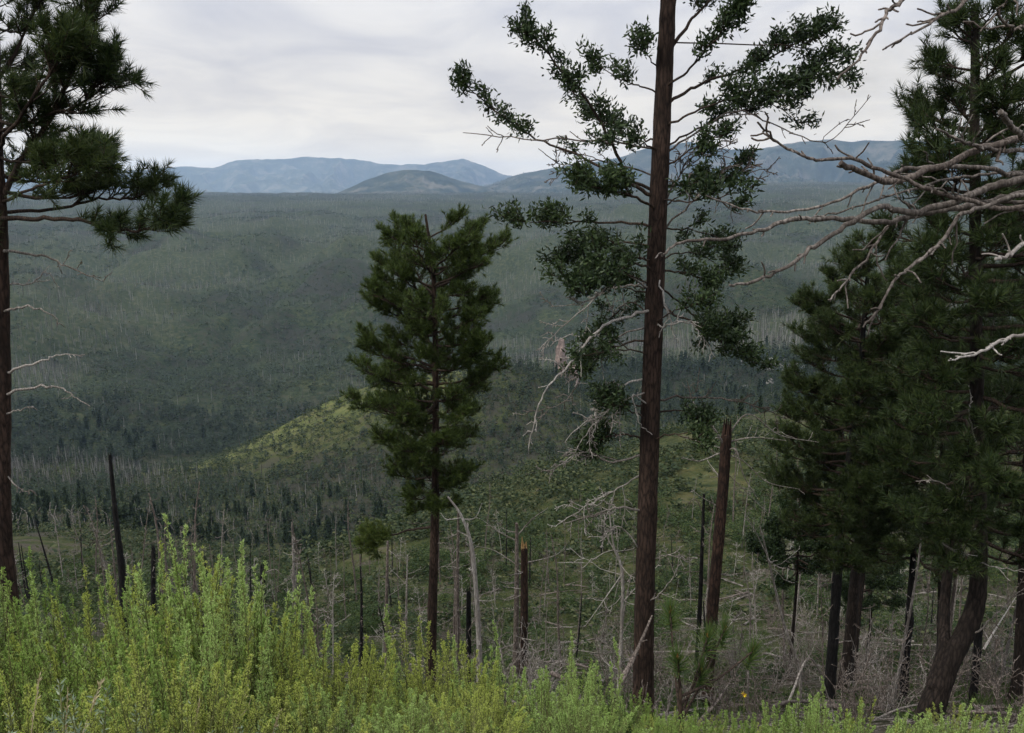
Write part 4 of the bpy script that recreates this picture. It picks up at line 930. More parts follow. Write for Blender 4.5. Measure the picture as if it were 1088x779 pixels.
def place(me_list, name, i, h, wfac, label, cat, group):
    root = thing(name, label, cat, (X[i], Y[i], Z[i] - .1), group)
    root.rotation_euler = (0, 0, rngF.random() * 6.28); root.scale = (h * wfac, h * wfac, h)
    for nm, me in me_list: put(bpy.data.objects.new(nm, me), root)
    return root
for i in li_:
    wh, rg = region(px[i], py[i], R[i])
    place([("trunk", trunk_me), ("crown", fine_me[rngF.integers(6)])], "conifer", i, H[i], rngF.uniform(.8, 1.3), "small dark green conifer " + wh, "conifer", "conifers, " + rg)

def snag_mesh(seed, ntw, L, r, tlen, up=.2):
    rng = np.random.default_rng(seed); g = Geo(); gb = Geo()
    p = np.array([[0, 0, -.02], [rng.normal(0, .03), rng.normal(0, .03), .4], [rng.normal(0, .06), rng.normal(0, .06), .75], [rng.normal(0, .1), rng.normal(0, .1), 1]]) * [1, 1, L]
    p = spline(p, 10); tube(g, p, np.linspace(r, r * .3, 10), 6, wob=.05, rng=rng)
    for j in range(ntw):
        q, _ = at(p, np.array([rng.uniform(.25, .99)])); q = q[0]; a = rng.random() * 6.28
        l_ = tlen * rng.uniform(.3, 1) * (1.15 - q[2] / L)
        deadwood(gb, grow_limb(q, q + np.array([math.cos(a), math.sin(a), rng.uniform(-.4, .5) + up]) * l_, rng, rng.uniform(-.1, .15), 5, .12), r * .17 + .002, rng, .003, 5, .4, 1, k=3)
    return g, gb
far_sn = [snag_mesh(200 + i, 14, 1.0, .016, .16) for i in range(4)]
far_sn = [(a.mesh("trunk", M_DEAD), b_.mesh("bare_crown", M_DEAD)) for a, b_ in far_sn]
si_ = pick(vis & ~live, size, 60)
for i in si_:
    wh, rg = region(px[i], py[i], R[i])
    a, b_ = far_sn[rngF.integers(4)]
    place([("trunk", a), ("bare_crown", b_)], "snag", i, H[i], rngF.uniform(.7, 1.1), "far thin grey snag " + wh, "dead tree", "grey snags, " + rg)
taken = np.zeros(len(X), bool); taken[li_] = True; taken[si_] = True

# the woods beyond: far more than anyone could count
def mass(name, sel, tmpl, mt, wr, XX, YY, ZZ, HH):
    g = Geo(); ii = np.flatnonzero(sel); v_of = rngF.integers(len(tmpl), size=len(ii))
    for k, (tv, tf) in enumerate(tmpl):
        j = ii[v_of == k]
        if not len(j): continue
        a = rngF.random(len(j)) * 6.28; w = rngF.uniform(*wr, len(j)) * HH[j]
        c, s = np.cos(a), np.sin(a)
        v = np.stack([(tv[None, :, 0] * c[:, None] - tv[None, :, 1] * s[:, None]) * w[:, None] + XX[j][:, None],
                      (tv[None, :, 0] * s[:, None] + tv[None, :, 1] * c[:, None]) * w[:, None] + YY[j][:, None],
                      tv[None, :, 2] * HH[j][:, None] + ZZ[j][:, None]], -1)
        g.add(v, (np.arange(len(j))[:, None, None] * len(tv) + tf[None]).reshape(-1, tf.shape[1]))
    return tag(g.obj(name, mt, smooth=False), kind="stuff")
rough = [conifer_mesh(300 + i, False) for i in range(8)]
def snag_tmpl(seed):
    rng = np.random.default_rng(seed); V, Q = [], []
    def blade(p, q, w):
        t_ = unit(q - p); s = np.cross(t_, [0.6, 0.8, 0.1]); s2 = np.cross(t_, s)
        for u in (unit(s), unit(s2)):
            n0 = sum(len(x) for x in V); V.append(np.array([p - u * w, p + u * w, q + u * w * .35, q - u * w * .35])); Q.append(np.arange(4) + n0)
    blade(np.array([0, 0, -.02]), np.array([rng.normal(0, .03), rng.normal(0, .03), 1.0]), .019)
    for i in range(5):
        h = rng.uniform(.35, .9); a = rng.random() * 6.28; L = rng.uniform(.05, .16) * (1.2 - h)
        p = np.array([0, 0, h]); blade(p, p + np.array([math.cos(a) * L, math.sin(a) * L, rng.uniform(-.03, .06)]), .004)
    return np.concatenate(V), np.array(Q)
stm = [snag_tmpl(400 + i) for i in range(6)]
soft = [soft_conifer(330 + i, 46) for i in range(8)]; soft2 = [soft_conifer(350 + i, 16) for i in range(8)]
mass("conifer_woods", ~taken & live & (R < 700), soft, M_FAR, (.7, 1.35), X, Y, Z - .2, H)
mass("conifer_woods", ~taken & live & (R >= 700), soft2, M_FAR, (.7, 1.3), X, Y, Z - .2, H)
mass("burnt_woods", ~taken & ~live, stm, M_FARD, (.8, 1.3), X, Y, Z - .2, H)
# trees on the right-hand mountain
mx_, my_, mz_, mt_ = mC
w_ = rngF.integers(0, mx_.shape[0] - 1, 16000); v_ = rngF.integers(0, 89, 16000)
fu, fv = rngF.random(16000), rngF.random(16000)
bl = lambda A: (A[w_, v_] * (1 - fu) + A[w_ + 1, v_] * fu) * (1 - fv) + (A[w_, v_ + 1] * (1 - fu) + A[w_ + 1, v_ + 1] * fu) * fv
MX, MY, MZ = bl(mx_), bl(my_), bl(mz_); MH = rngF.uniform(8, 17, 16000)
ml = fbm(MX / 260, MY / 260, 91, 4) > 0.0
ok = MZ > ground(MX, MY) - 3
mass("mountain_conifers", ml & ok, rough, M_FAR, (.8, 1.4), MX, MY, MZ, MH)
mass("mountain_snags", ~ml & ok & (rngF.random(16000) < .8), stm, M_FARD, (1.2, 2.0), MX, MY, MZ, MH)

# shrubs
def shrub_mesh(seed, n, leaf):
    rng = np.random.default_rng(seed)
    k = rng.integers(4, 8); c = np.stack([rng.normal(0, .34, k), rng.normal(0, .34, k), rng.uniform(.3, .68, k)], -1); s = rng.uniform(.18, .34, k)
    j = rng.integers(k, size=n); d = unit(rng.normal(size=(n, 3))); p = c[j] + d * (s[j] * rng.random(n) ** .4)[:, None] * [1.1, 1.1, .9]
    p[:, 2] = np.maximum(p[:, 2], .03)
    g = Geo(); blades(g, p, d + rng.normal(0, .6, (n, 3)), leaf * rng.uniform(.7, 1.3, n), leaf * .7, rng)
    return g
sh_f = [shrub_mesh(500 + i, 1100, .06) for i in range(6)]
sh_me = [q.mesh("foliage", M_OAK, False) for q in sh_f]
gst = Geo(); r5 = np.random.default_rng(5)
e5 = np.stack([r5.normal(0, .28, 9), r5.normal(0, .28, 9), r5.uniform(.35, .6, 9)], -1); rods(gst, e5 * [.15, .15, -.1], e5, .02, .008, 4)
st_me = gst.mesh("stems", M_TWIG)
sh_far = []
for i in range(6):
    q = shrub_mesh(520 + i, 60, .20); sh_far.append((np.concatenate(q.v), np.concatenate(q.f4)))
SX, SY, SR = spots(15000, 42, 900, 0.35)
SX2, SY2, SR2 = [np.concatenate(q) for q in zip(spots(12000, 45, 230, 0.8), spots(1500, 17, 50, 0.5))]
SX3, SY3, SR3 = [np.concatenate(q) for q in zip(spots(60000, 640, 2600, 0.45), spots(34000, 230, 640, 0.6))]
SX, SY, SR = np.concatenate([SX, SX2, SX3]), np.concatenate([SY, SY2, SY3]), np.concatenate([SR, SR2, SR3])
cov = fbm(SX / 14, SY / 14, 83, 3) + .25 * fbm(SX / 120, SY / 120, 85, 3)
big = fbm(SX / 130, SY / 190, 87, 4) - .35 * (opening(SX, SY) - .4)
k_ = np.where(SR > 520, big + .3 * cov > np.where(SR < 1500, .10, .02), cov > np.where(SR > 230, -.28, -0.08)) & seen(SX, SY, 3, -.01)
SX, SY, SR = SX[k_], SY[k_], SR[k_]; SZ = ground(SX, SY); SH = (.6 + 1.7 * rngF.random(len(SX)) ** 1.8) * np.clip(SR / 80, .3, 1) * np.where(SR > 700, 1.9, 1)
svis = in_frame(SX, SY, SZ + .8, -3) & seen(SX, SY, SH * .7)
bi = pick(svis & (SR > 17), SH / SR, 295)
sp_, sq_ = pix(np.stack([SX, SY, SZ], -1))
for i in bi:
    if sp_[i] < 440: wh, rg = "low on the slope left of the middle pine", "left slope"
    elif sp_[i] < 680: wh, rg = "on the slope between the middle pine and tallest trunk", "middle slope"
    elif sp_[i] < 830: wh, rg = "on the bright slope right of the tallest trunk", "right slope"
    else: wh, rg = "on the slope behind the right clump of pines", "far right slope"
    root = thing("scrub_oak", "rounded green shrub " + wh, "shrub", (SX[i], SY[i], SZ[i] - .1), "shrubs, " + rg)
    root.rotation_euler = (0, 0, rngF.random() * 6.28); w = SH[i] * rngF.uniform(.9, 1.7); root.scale = (w, w, SH[i])
    put(bpy.data.objects.new("foliage", sh_me[rngF.integers(6)]), root); put(bpy.data.objects.new("stems", st_me), root)
tk = np.zeros(len(SX), bool); tk[bi] = True
sh_soft = []
for i in range(6):
    q = shrub_mesh(540 + i, 20, .36); sh_soft.append((np.concatenate(q.v), np.concatenate(q.f4)))
mass("shrub_cover", ~tk & (SR < 230), sh_far, M_FARS, (1.0, 1.9), SX, SY, SZ - .1, SH)
mass("shrub_cover", ~tk & (SR >= 230), sh_soft, M_FARS, (1.0, 1.9), SX, SY, SZ - .1, SH)

# rocks
def rock(name, label, px_, py_, Yr, w, h, m, seed, group=None, cat="rock"):
    rng = np.random.default_rng(seed)
    c = P(px_, py_, Yr); gz = float(ground(c[0], c[1]))
    nu, nv = 14, 9; th = np.arange(nu) / nu * 2 * pi
    V = []
    for i in range(nv):
        f = i / (nv - 1); rr = w * (1 - .55 * f ** 3.5) * (1 if i else 1.15)
        V.append(np.stack([np.cos(th) * rr * rng.uniform(.7, 1.15, nu), np.sin(th) * rr * rng.uniform(.7, 1.15, nu), f * h + rng.normal(0, h * .03, nu)], -1))
    V = np.concatenate(V + [np.array([[0, 0, h * 1.02]])])
    Q = [[i * nu + j, i * nu + (j + 1) % nu, (i + 1) * nu + (j + 1) % nu, (i + 1) * nu + j] for i in range(nv - 1) for j in range(nu)]
    T = [[(nv - 1) * nu + j, (nv - 1) * nu + (j + 1) % nu, nv * nu] for j in range(nu)]
    g = Geo(); g.add(V, np.array(Q)); g.add(np.zeros((0, 3)), np.array(T) - len(V)); 
    o = g.obj(name, m, smooth=False); o.location = (c[0], c[1], gz - h * .1); tag(o, label, cat, group)
    return o
rock("rock_spire", "reddish rock pinnacle standing out of the woods left of the tallest trunk", 596, 366, 440, 3.6, 27, M_REDROCK, 3)
rock("rock_spire", "lower reddish rock knob beside the pinnacle", 609, 366, 440, 3.4, 15, M_REDROCK, 4)
for j, (a, b_, w, h) in enumerate([(389, 262, 9, 15), (399, 270, 11, 14)]):
    rock("rock_outcrop", ["higher grey cliff knob left of the middle pine's top", "lower grey cliff knob close behind the middle pine's left boughs"][j], a, b_, 1150, w, h, M_GREYROCK, 10 + j)
rr_ = np.random.default_rng(9)
for j in range(26):
    rock("boulder", "pale boulder in the scree behind the tallest trunk's right boughs", rr_.normal(825, 16), rr_.normal(384, 9), rr_.uniform(500, 560), rr_.uniform(.9, 2.4), rr_.uniform(1.2, 3), M_PALEROCK, 30 + j, "pale boulders of the scree")

# ------------------------------------------------------------------ the burnt stand just below
near_v = []
for i, (ntw, L, r, tl_, m) in enumerate([(18, 5, .045, 1.1, M_DEAD), (24, 4, .034, 1.2, M_DEAD), (16, 6, .06, 1.1, M_DEADB), (9, 4.5, .07, .7, M_CHAR), (26, 3.2, .026, 1.1, M_DEADB), (20, 5.5, .042, 1.4, M_DEADB), (24, 3.6, .026, 1.5, M_PALE), (22, 4.2, .03, 1.6, M_DEADB)]):
    a, b_ = snag_mesh(600 + i, ntw, L, r, tl_)
    near_v.append((a.mesh("trunk", m), b_.mesh("bare_crown", M_DEADB if m is M_CHAR else m), ["slim grey", "twiggy grey", "tall brownish", "charred black", "fine twiggy pale", "spreading brownish", "bleached twiggy", "sprawling grey"][i]))
NX, NY, NR = spots(1300, 16, 80, .35, 36)
npx, npy = pix(np.stack([NX, NY, ground(NX, NY)], -1))
kk = (npx > -20) & (npx < 1110) & seen(NX, NY, 3.0) & ~((npx < 300) & (NR < 30))
NX, NY, NR, npx, npy = NX[kk], NY[kk], NR[kk], npx[kk], npy[kk]
sel = np.arange(len(NX))[:248]
marks = [(-50, 132, "left of the charred spike"), (132, 313, "right of the charred spike"), (313, 460, "left of the middle pine"), (460, 553, "right of the middle pine"),
         (553, 683, "left of the tallest trunk"), (683, 757, "right of the tallest trunk"), (757, 885, "right of the scorched trunk"), (885, 985, "left of the crooked trunk"), (985, 1200, "right of the crooked trunk")]
count = {}
ordw = ["first", "second", "third", "fourth", "fifth", "sixth", "seventh", "eighth", "ninth", "tenth", "eleventh", "twelfth"]
for i in sel[np.argsort(npx[sel])]:
    kv = rngF.integers(8); a, b_, ad = near_v[kv]
    w = [q for lo, hi, q in marks if lo <= npx[i] < hi]
    if not w: continue
    dist = "on the near slope" if NR[i] < 35 else ("farther down the slope" if NR[i] < 58 else "far down the slope")
    c = count[(w[0], kv, dist)] = count.get((w[0], kv, dist), 0) + 1
    lab = f"{ordw[min(c, 12) - 1]} {ad} snag {dist} {w[0]}" if c > 1 else f"{ad} snag {dist} {w[0]}"
    root = thing("snag", lab, "dead tree", (NX[i], NY[i], float(ground(NX[i], NY[i])) - .1), "snags of the burnt stand below")
    s = rngF.uniform(.6, 1.35) * (0.75 if NR[i] < 26 else 1); root.scale = (s, s, s * rngF.uniform(.85, 1.2)); root.rotation_euler = (rngF.normal(0, .07), rngF.normal(0, .07), rngF.random() * 6.28)
    put(bpy.data.objects.new("trunk", a), root); put(bpy.data.objects.new("bare_crown", b_), root)
# dead brush: many bare stems from one foot
br_v = []
for i in range(5):
    rg_ = np.random.default_rng(660 + i); gb = Geo()
    for j in range(9):
        a = rg_.random() * 6.28; q = rg_.uniform(.2, .9)
        deadwood(gb, grow_limb(np.array([math.cos(a) * .06, math.sin(a) * .06, -.05]), np.array([math.cos(a) * q, math.sin(a) * q, rg_.uniform(.8, 2.0)]), rg_, .05, 8, .09), .011, rg_, .004, 7, .4, 2, k=4)
    br_v.append(gb.mesh("dead_brush", [M_DEADB, M_DEAD, M_DEADB][i % 3], True))
BX, BY, BR = spots(500, 9, 48, .3, 36)
bpx, bpy_ = pix(np.stack([BX, BY, ground(BX, BY)], -1)); kk = np.flatnonzero((bpx > 470) & (bpx < 1110) & seen(BX, BY, 1.2) & (BR > 13) & ((bpx > 640) | (rngF.random(500) < .4)))[:115]
for i in kk:
    o = put(bpy.data.objects.new("dead_brush", br_v[rngF.integers(5)]))
    o.location = (BX[i], BY[i], float(ground(BX[i], BY[i]))); s_ = rngF.uniform(.6, 1.25); o.scale = (s_, s_, s_); o.rotation_euler = (0, 0, rngF.random() * 6.28)
    w = [q for lo, hi, q in marks if lo <= bpx[i] < hi][0]
    tag(o, "bare tangled grey brush on the burnt slope " + w, "dead shrub", "dead brush " + w)
# logs lying between them
log_v = []
for i in range(5):
    rg_ = np.random.default_rng(700 + i); gl = Geo(); L = rg_.uniform(3, 6)
    deadwood(gl, grow_limb(np.array([-L / 2, 0, .12]), np.array([L / 2, rg_.normal(0, .3), .25]), rg_, 0, 9, .03), rg_.uniform(.05, .1), rg_, None, 9, .22, 1)
    log_v.append(gl.mesh("fallen_log", M_DEAD if i % 2 else M_DEADB))
LX, LY, LR = spots(400, 15, 60, .5, 34)
lpx, lpy = pix(np.stack([LX, LY, ground(LX, LY)], -1)); kk = np.flatnonzero((lpx > 420) & (lpx < 1100) & seen(LX, LY, .3))[:115]
count = {}
for i in kk[np.argsort(lpx[kk])]:
    o = bpy.data.objects.new("fallen_log", log_v[rngF.integers(5)]); put(o)
    x, y = LX[i], LY[i]; e = .6
    nx_, ny_ = -(ground(x + e, y) - ground(x - e, y)) / (2 * e), -(ground(x, y + e) - ground(x, y - e)) / (2 * e)
    from mathutils import Vector, Matrix
    q = Vector((0, 0, 1)).rotation_difference(Vector((float(nx_), float(ny_), 1)).normalized())
    o.rotation_euler = (q.to_matrix() @ Matrix.Rotation(rngF.random() * 6.28, 3, "Z")).to_euler(); o.location = (x, y, float(ground(x, y)))
    w = [q for lo, hi, q in marks if lo <= lpx[i] < hi][0]
    tag(o, "grey fallen pole lying on the burnt slope " + w, "fallen log", "fallen poles " + w)

# sticks, dry litter and low growth on the burnt slope
KX, KY, KR = spots(9000, 9, 75, .4, 38); KZ = ground(KX, KY)
kd = rngF.random(9000) * 6.28; kl = .15 + 1.3 * rngF.random(9000) ** 3; dx_, dy_ = np.cos(kd) * kl, np.sin(kd) * kl
g = Geo(); rods(g, np.stack([KX, KY, KZ + .03], -1), np.stack([KX + dx_, KY + dy_, ground(KX + dx_, KY + dy_) + .04 + .25 * kl * rngF.random(9000)], -1), .006 + .012 * rngF.random(9000), .004, 4)
tag(g.obj("stick_litter", M_DEAD), kind="stuff")
KX, KY, KR = spots(20000, 7, 95, .5, 40); kk = fbm(KX / 5, KY / 5, 61, 3) > -.05; kk &= ~((KR < 16) & (KX > 1.2)); KX, KY = KX[kk], KY[kk]; KZ = ground(KX, KY)
n_ = 16; pp = np.stack([KX, KY, KZ], -1)[:, None] + rngF.normal(0, .10, (len(KX), n_, 3)) * [1, 1, .1]
g = Geo(); blades(g, pp.reshape(-1, 3), (rngF.normal(0, .45, (len(KX), n_, 3)) + [0, 0, 1]).reshape(-1, 3), rngF.uniform(.12, .42, len(KX) * n_), .022, rngF)
tag(g.obj("low_undergrowth", leafmat("low_undergrowth", [(0.025, 0.05, 0.012), (0.05, 0.085, 0.022), (0.09, 0.125, 0.035), (0.2, 0.18, 0.09)], .3), smooth=False), kind="stuff")

# ------------------------------------------------------------------ the bushes in front
def bush_mesh(seed, nstem, spread, plume, mleaf, nb=40):
    """feathery upright bush 1 m tall: many stems, each a plume of small leaves"""
    rng = np.random.default_rng(seed)
    gs, gl, gd_ = Geo(), Geo(), Geo()
    LP, LD, LL = [], [], []
    for i in range(nstem):
        a = rng.random() * 6.28; q = math.sqrt(rng.random())
        top = np.array([math.cos(a) * q * spread, math.sin(a) * q * spread, (1 - .36 * q ** 1.6) * (1 - .55 * rng.random() ** 1.0)])
        if i == 0: top = np.array([rng.normal(0, .05), 0, 1.0])
        b0 = np.array([math.cos(a) * q * spread * .3, math.sin(a) * q * spread * .3, -.03])
        mid = b0 * .45 + top * .55 + np.array([math.cos(a), math.sin(a), 0]) * q * .05
        st_ = spline(np.array([b0, mid, top]), 7)
        st_[-1, :2] += rng.normal(0, .012, 2)
        tube(gs, st_, np.linspace(.006, .0016, 7), 3)
        n = int(nb * rng.uniform(.8, 1.2))
        t = .30 + .70 * rng.random(n) ** .62
        B, Dv = at(st_, t)
        az = rng.random(n) * 6.28
        d = unit(Dv * 1.0 + np.stack([np.cos(az), np.sin(az), np.zeros(n)], -1) * rng.uniform(.35, .8, (n, 1)))
        ln = plume * 1.15 * (1.02 - t) ** .9 * rng.uniform(.45, 1.25, n) + .008
        E = B + d * ln[:, None]
        rods(gs, B, E, .0018, .0009, 3)
        m = 13
        u = rng.random((n, m)) ** .8
        p = B[:, None] + d[:, None] * (ln[:, None] * u)[..., None]
        dd = unit(d[:, None] * .7 + np.array([0, 0, .25]) + rng.normal(0, .65, (n, m, 3)))
        LP.append(p.reshape(-1, 3)); LD.append(dd.reshape(-1, 3)); LL.append(rng.uniform(.007, .0165, n * m))
        t2 = rng.random(40); B2, D2 = at(st_, t2 ** .7 * .7 + .3); LP.append(B2); LD.append(unit(D2 * .6 + rng.normal(0, .7, (40, 3)))); LL.append(rng.uniform(.010, .022, 40))
    LP, LD, LL = np.concatenate(LP), np.concatenate(LD), np.concatenate(LL)
    blades(gl, LP, LD, LL, LL * .22, rng)
    return gs.mesh("stems", M_STEM), gl.mesh("foliage", mleaf, False)
bushes = []
for i, (ns, spd, plm, mi) in enumerate([(58, .42, .11, 0), (44, .44, .11, 1), (46, .46, .105, 2), (38, .38, .12, 1), (42, .5, .10, 0), (34, .34, .125, 2)]):
    bushes.append(bush_mesh(800 + i, ns, spd, plm, M_BUSHES[mi]) + (["fresh green", "yellow-green", "deep green", "yellowish", "bright green", "mid green"][i],))
spike = bush_mesh(850, 7, .10, .10, M_BUSHES[0], 44) + ("slender",)
TX = np.array([-60, 0, 60, 100, 140, 165, 190, 215, 240, 270, 300, 330, 365, 400, 450, 500, 560, 610, 650, 700, 760, 830, 880, 930, 1000, 1100], float)
TY = np.array([572, 574, 584, 598, 588, 570, 552, 572, 585, 598, 622, 640, 632, 626, 660, 672, 682, 685, 692, 738, 752, 762, 750, 768, 782, 796], float)
count = {}
def bush(px_, Yb, ytop, var, label, group="feathery bushes along the rim", wide=1.0):
    c = P(px_, ytop, Yb); gz = float(ground(c[0], c[1])); h = max(.3, c[2] - gz)
    root = thing("feathery_bush", label, "bush", (c[0], c[1], gz - .02), group)
    w = (.55 * h + .45) * wide; root.scale = (w, w, h * 1.0); root.rotation_euler = (0, 0, rngF.random() * 6.28)
    for nm, me in (("stems", var[0]), ("foliage", var[1])): put(bpy.data.objects.new(nm, me), root)
    return root
bush(192, 4.7, 548, bushes[0], "tallest fresh green feathery bush, its plumes rising past the charred spike's foot", wide=1.1)
bush(238, 4.5, 580, bushes[4], "broad bright green bush joined to the tallest bush on its right side", wide=1.05)
bush(150, 4.3, 618, bushes[1], "yellow-green bush crowding the tallest bush on its left side")
rows = [("back", 5.3, 0, .50), ("middle", 4.3, 22, .46), ("front", 3.5, 66, .44), ("lowest", 2.9, 120, .40)]
for nm, Yr, drop, step in rows:
    x = -4.6 if Yr > 4 else -3.4; n = 0
    while x < 3.6:
        xx = x + rngF.normal(0, .10); Yj = Yr + rngF.normal(0, .18); x += step * rngF.uniform(.8, 1.2)
        p_ = 544 + F * xx / (Yj / math.cos(PITCH) * 1.12)
        if p_ < -120 or p_ > 1180: continue
        yt = float(np.interp(p_, TX, TY)) + drop * rngF.uniform(.7, 1.3) + rngF.uniform(-8, 14)
        if p_ > 690 and nm == "middle": continue
        if yt > 800: continue
        n += 1
        v = bushes[rngF.integers(6)] if rngF.random() < .8 else bushes[1]
        where = "left of the tallest bush" if p_ < 150 else ("in front of the tallest bush" if p_ < 290 else ("below the middle pine" if p_ < 520 else ("between the middle pine and tallest trunk" if p_ < 690 else "at the foot of the right-hand pines")))
        key = (nm, where, v[2]); c = count[key] = count.get(key, 0) + 1
        lab = f"{v[2]} feathery bush, {nm} row {where}" if c == 1 else f"{ordw[c - 1]} {v[2]} feathery bush, {nm} row {where}"
        bush(p_, Yj, yt, v, lab)
for j in range(15):
    p_ = 702 + 27 * j + rngF.normal(0, 6); v = bushes[rngF.integers(6)]
    bush(p_, rngF.uniform(3.6, 4.6), rngF.uniform(734, 770), v, f"{(ordw + ['thirteenth', 'fourteenth', 'fifteenth'])[j]} low {v[2]} bush along the bottom right edge from the tallest trunk", "low bushes along the bottom right", .9)
for j, (a, b_, yy, lb) in enumerate([(612, 5.0, 668, "slender green plume standing above the bushes left of the tallest trunk"), (652, 4.6, 672, "slender green plume just left of the tallest trunk's foot"), (528, 5.2, 655, "slender green plume between the bleached stem and snapped pair"),
                                     (878, 4.9, 716, "slender yellow-green plume in front of the right clump"), (868, 5.0, 735, "shorter green plume beside the one at the right clump"), (958, 4.8, 752, "slender green plume at the foot of the crooked trunk"), (330, 5.2, 640, "slender green plume right of the tallest bush"), (478, 5.0, 672, "slender green plume at the foot of the middle pine"), (108, 5.2, 600, "slender green plume left of the charred spike's foot"), (166, 4.6, 588, "slender plume rising left of the tallest bush's peak"), (212, 4.5, 572, "slender plume rising just right of the tallest bush's peak"), (262, 4.4, 592, "slender plume on the right shoulder of the tallest bush"), (140, 4.4, 600, "slender plume on the left shoulder of the tallest bush"), (40, 4.8, 604, "slender plume near the left edge in the back row"), (405, 4.8, 640, "slender plume below the middle pine's lowest bough")]):
    bush(a, b_, yy, spike, lb, "slender plumes among the bushes", 1.0)

# pine seedlings among them
def seedling(name, label, tips, Yb, foot, seed, nl=.17):
    rng = np.random.default_rng(seed)
    f = P(foot[0], foot[1], Yb); gz = float(ground(f[0], f[1])); base = np.array([f[0], f[1], gz - .03])
    root = thing(name, label, "pine sapling", tuple(base))
    gs, gn, gb = Geo(), Geo(), Geo()
    top = P(tips[0][0], tips[0][1], Yb)
    main = spline(np.array([base, (base + top) / 2 + [.02, 0, 0], top]), 9); tube(gs, main, np.linspace(.022, .009, 9), 7)
    C, Dn = [], []
    for k, (x, y, dY) in enumerate(tips):
        t_ = P(x, y, Yb + dY)
        if k:
            o_, _ = at(main, np.array([rng.uniform(.35, .7)])); q = spline(np.array([o_[0], (o_[0] + t_) / 2 - [0, 0, .05], t_]), 7); tube(gs, q, np.linspace(.012, .007, 7), 5)
            d = unit(q[-1] - q[-2] + [0, 0, .3])
        else: d = unit(main[-1] - main[-2])
        C.append(t_); Dn.append(d)
        gb = Geo(); tube(gb, np.array([t_ - d * .01, t_ + d * .02, t_ + d * .045]), [.009, .011, .003], 6); gb.obj("bud", M_BUD, root)
    tufts(gn, np.array(C), np.array(Dn), 260, nl, .0055, rng, shoot=.16, amin=8, amax=85)
    gs.obj("stem", M_TWIG, root); gn.obj("needles", M_SAPL, root, smooth=False)
seedling("pine_sapling", "pine sapling with an orange bud and tufted needles before the tallest trunk", [(720, 700, 0), (712, 650, .5), (752, 676, .3), (800, 692, .4), (745, 712, .2), (770, 668, .5)], 5.2, (722, 790), 3)
seedling("pine_sapling", "low pine tuft of long needles among the bushes left of the tallest trunk", [(651, 762, 0), (640, 776, .1), (668, 778, .1)], 4.6, (652, 800), 5, .19)
seedling("pine_sapling", "low pine tuft at the bottom of the bushes below the middle pine", [(478, 768, 0), (488, 776, .1)], 4.4, (480, 800), 6, .17)

# yellow flower
c = P(790, 738, 5.0); gz = float(ground(c[0], c[1]))
fl = thing("yellow_flower", "small yellow flower on a thin stem low beside the grey crooked branch", "flower", (c[0], c[1], gz))
gs = Geo(); tube(gs, spline(np.array([[c[0], c[1], gz - .02], [c[0] + .02, c[1], (gz + c[2]) / 2], c]), 6), .003, 4); gs.obj("stem", M_STEM, fl)
gp = Geo(); th = np.arange(9) / 9 * 2 * pi
blades(gp, np.tile(c, (9, 1)), np.stack([np.cos(th), np.sin(th) * .8 - .3, np.sin(th) * .6 + .3], -1), .028, .014, np.random.default_rng(1)); gp.obj("petals", M_PETAL, fl, smooth=False)
gc = Geo(); tube(gc, np.array([c, c + [0, -.008, .008]]), [.007, .005], 8); gc.obj("centre", M_BUD, fl)

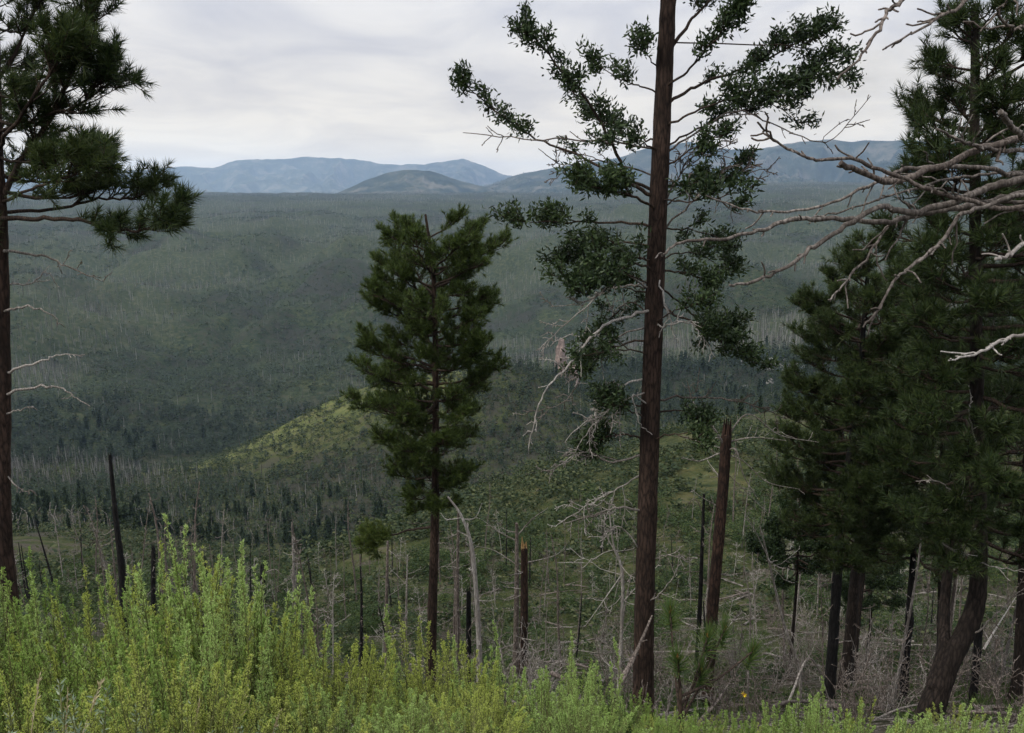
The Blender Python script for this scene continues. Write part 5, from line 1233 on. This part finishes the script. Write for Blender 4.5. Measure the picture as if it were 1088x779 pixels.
# silver sage and dry grass at the bottom left
def sage_mesh(seed):
    rng = np.random.default_rng(seed); gs, gl = Geo(), Geo()
    for i in range(14):
        a = rng.random() * 6.28; q = rng.random() * .16; L = rng.uniform(.16, .32)
        b0 = np.array([math.cos(a) * q, math.sin(a) * q, 0]); e = b0 + np.array([math.cos(a) * .08 + rng.normal(0, .03), math.sin(a) * .08, L])
        tube(gs, np.array([b0, (b0 + e) / 2, e]), [.004, .003, .002], 4)
        t = rng.random(90); az = rng.random(90) * 6.28
        blades(gl, b0 + (e - b0) * t[:, None], np.stack([np.cos(az), np.sin(az), rng.uniform(.3, 1, 90)], -1), rng.uniform(.014, .026, 90), .005, rng)
    return gs.mesh("stems", M_STEM), gl.mesh("leaves", M_SAGE, False)
sg = [sage_mesh(900), sage_mesh(901)]
for j, (a, yb, yt) in enumerate([(22, 2.75, 752), (62, 2.7, 738), (100, 2.75, 748), (135, 2.75, 762), (-15, 2.8, 742), (255, 2.75, 765), (45, 2.6, 765)]):
    c = P(a, yt + 30, yb); gz = float(ground(c[0], c[1])); hh = P(a, yt + 14, yb)[2] - gz
    o = thing("silver_sage", ["silver sage clump second from the left corner", "tallest silver sage clump in the bottom left corner", "silver sage clump right of the tallest one in the corner", "outermost right silver sage clump of the corner group", "silver sage clump cut by the left edge", "lone silver sage clump below the tallest bush", "lowest silver sage clump at the bottom left"][j], "sage plant", (c[0], c[1], gz), "silver sage clumps")
    s = max(hh, .25) / .32; o.scale = (min(s, 1.5), min(s, 1.5), s); o.rotation_euler = (0, 0, j * 1.3)
    for nm, me in zip(("stems", "leaves"), sg[j % 2]): put(bpy.data.objects.new(nm, me), o)
for j, (xb, yb, xt, yt, Yg, lb) in enumerate([(60, 800, 108, 722, 2.7, "dry bent grass stalk with a seed head left of the tallest bush"), (20, 790, 42, 718, 2.6, "dry upright grass stalk in the bottom left corner"), (210, 800, 212, 745, 2.9, "dry straw stalk below the tallest bush"), (254, 800, 262, 730, 3.2, "forked pale dead stalk right under the tallest bush"), (295, 800, 297, 758, 2.9, "short straw stalk at the bottom right of the tallest bush"), (75, 800, 72, 730, 2.8, "thin straw stalk between the sage clumps")]):
    rng = np.random.default_rng(950 + j)
    t_ = P(xt, yt, Yg); b0 = P(xb, yb, Yg); b0[2] = float(ground(b0[0], b0[1])) - .02
    o = thing("dry_grass_stalk", lb, "grass stalk", tuple(b0))
    q = spline(np.array([b0, (b0 + t_) / 2 + [-.03, 0, .04], t_]), 9); gs, gh = Geo(), Geo()
    tube(gs, q, np.linspace(.0032, .0012, 9), 4)
    if "forked" in lb: 
        tube(gs, np.array([q[5], q[5] + [.05, 0, .07], q[5] + [.07, 0, .13]]), [.003, .0025, .001], 4); tube(gs, np.array([q[6], q[6] + [-.03, 0, .06]]), [.0025, .001], 4)
    gs.obj("stem", M_STRAW, o)
    u = .68 + .32 * rng.random(26); bb, dd = at(q, u); blades(gh, bb, dd + rng.normal(0, .35, (26, 3)), .028, .006, rng); gh.obj("seed_head", M_STRAW, o, smooth=False)
print("objects", len(S.objects))
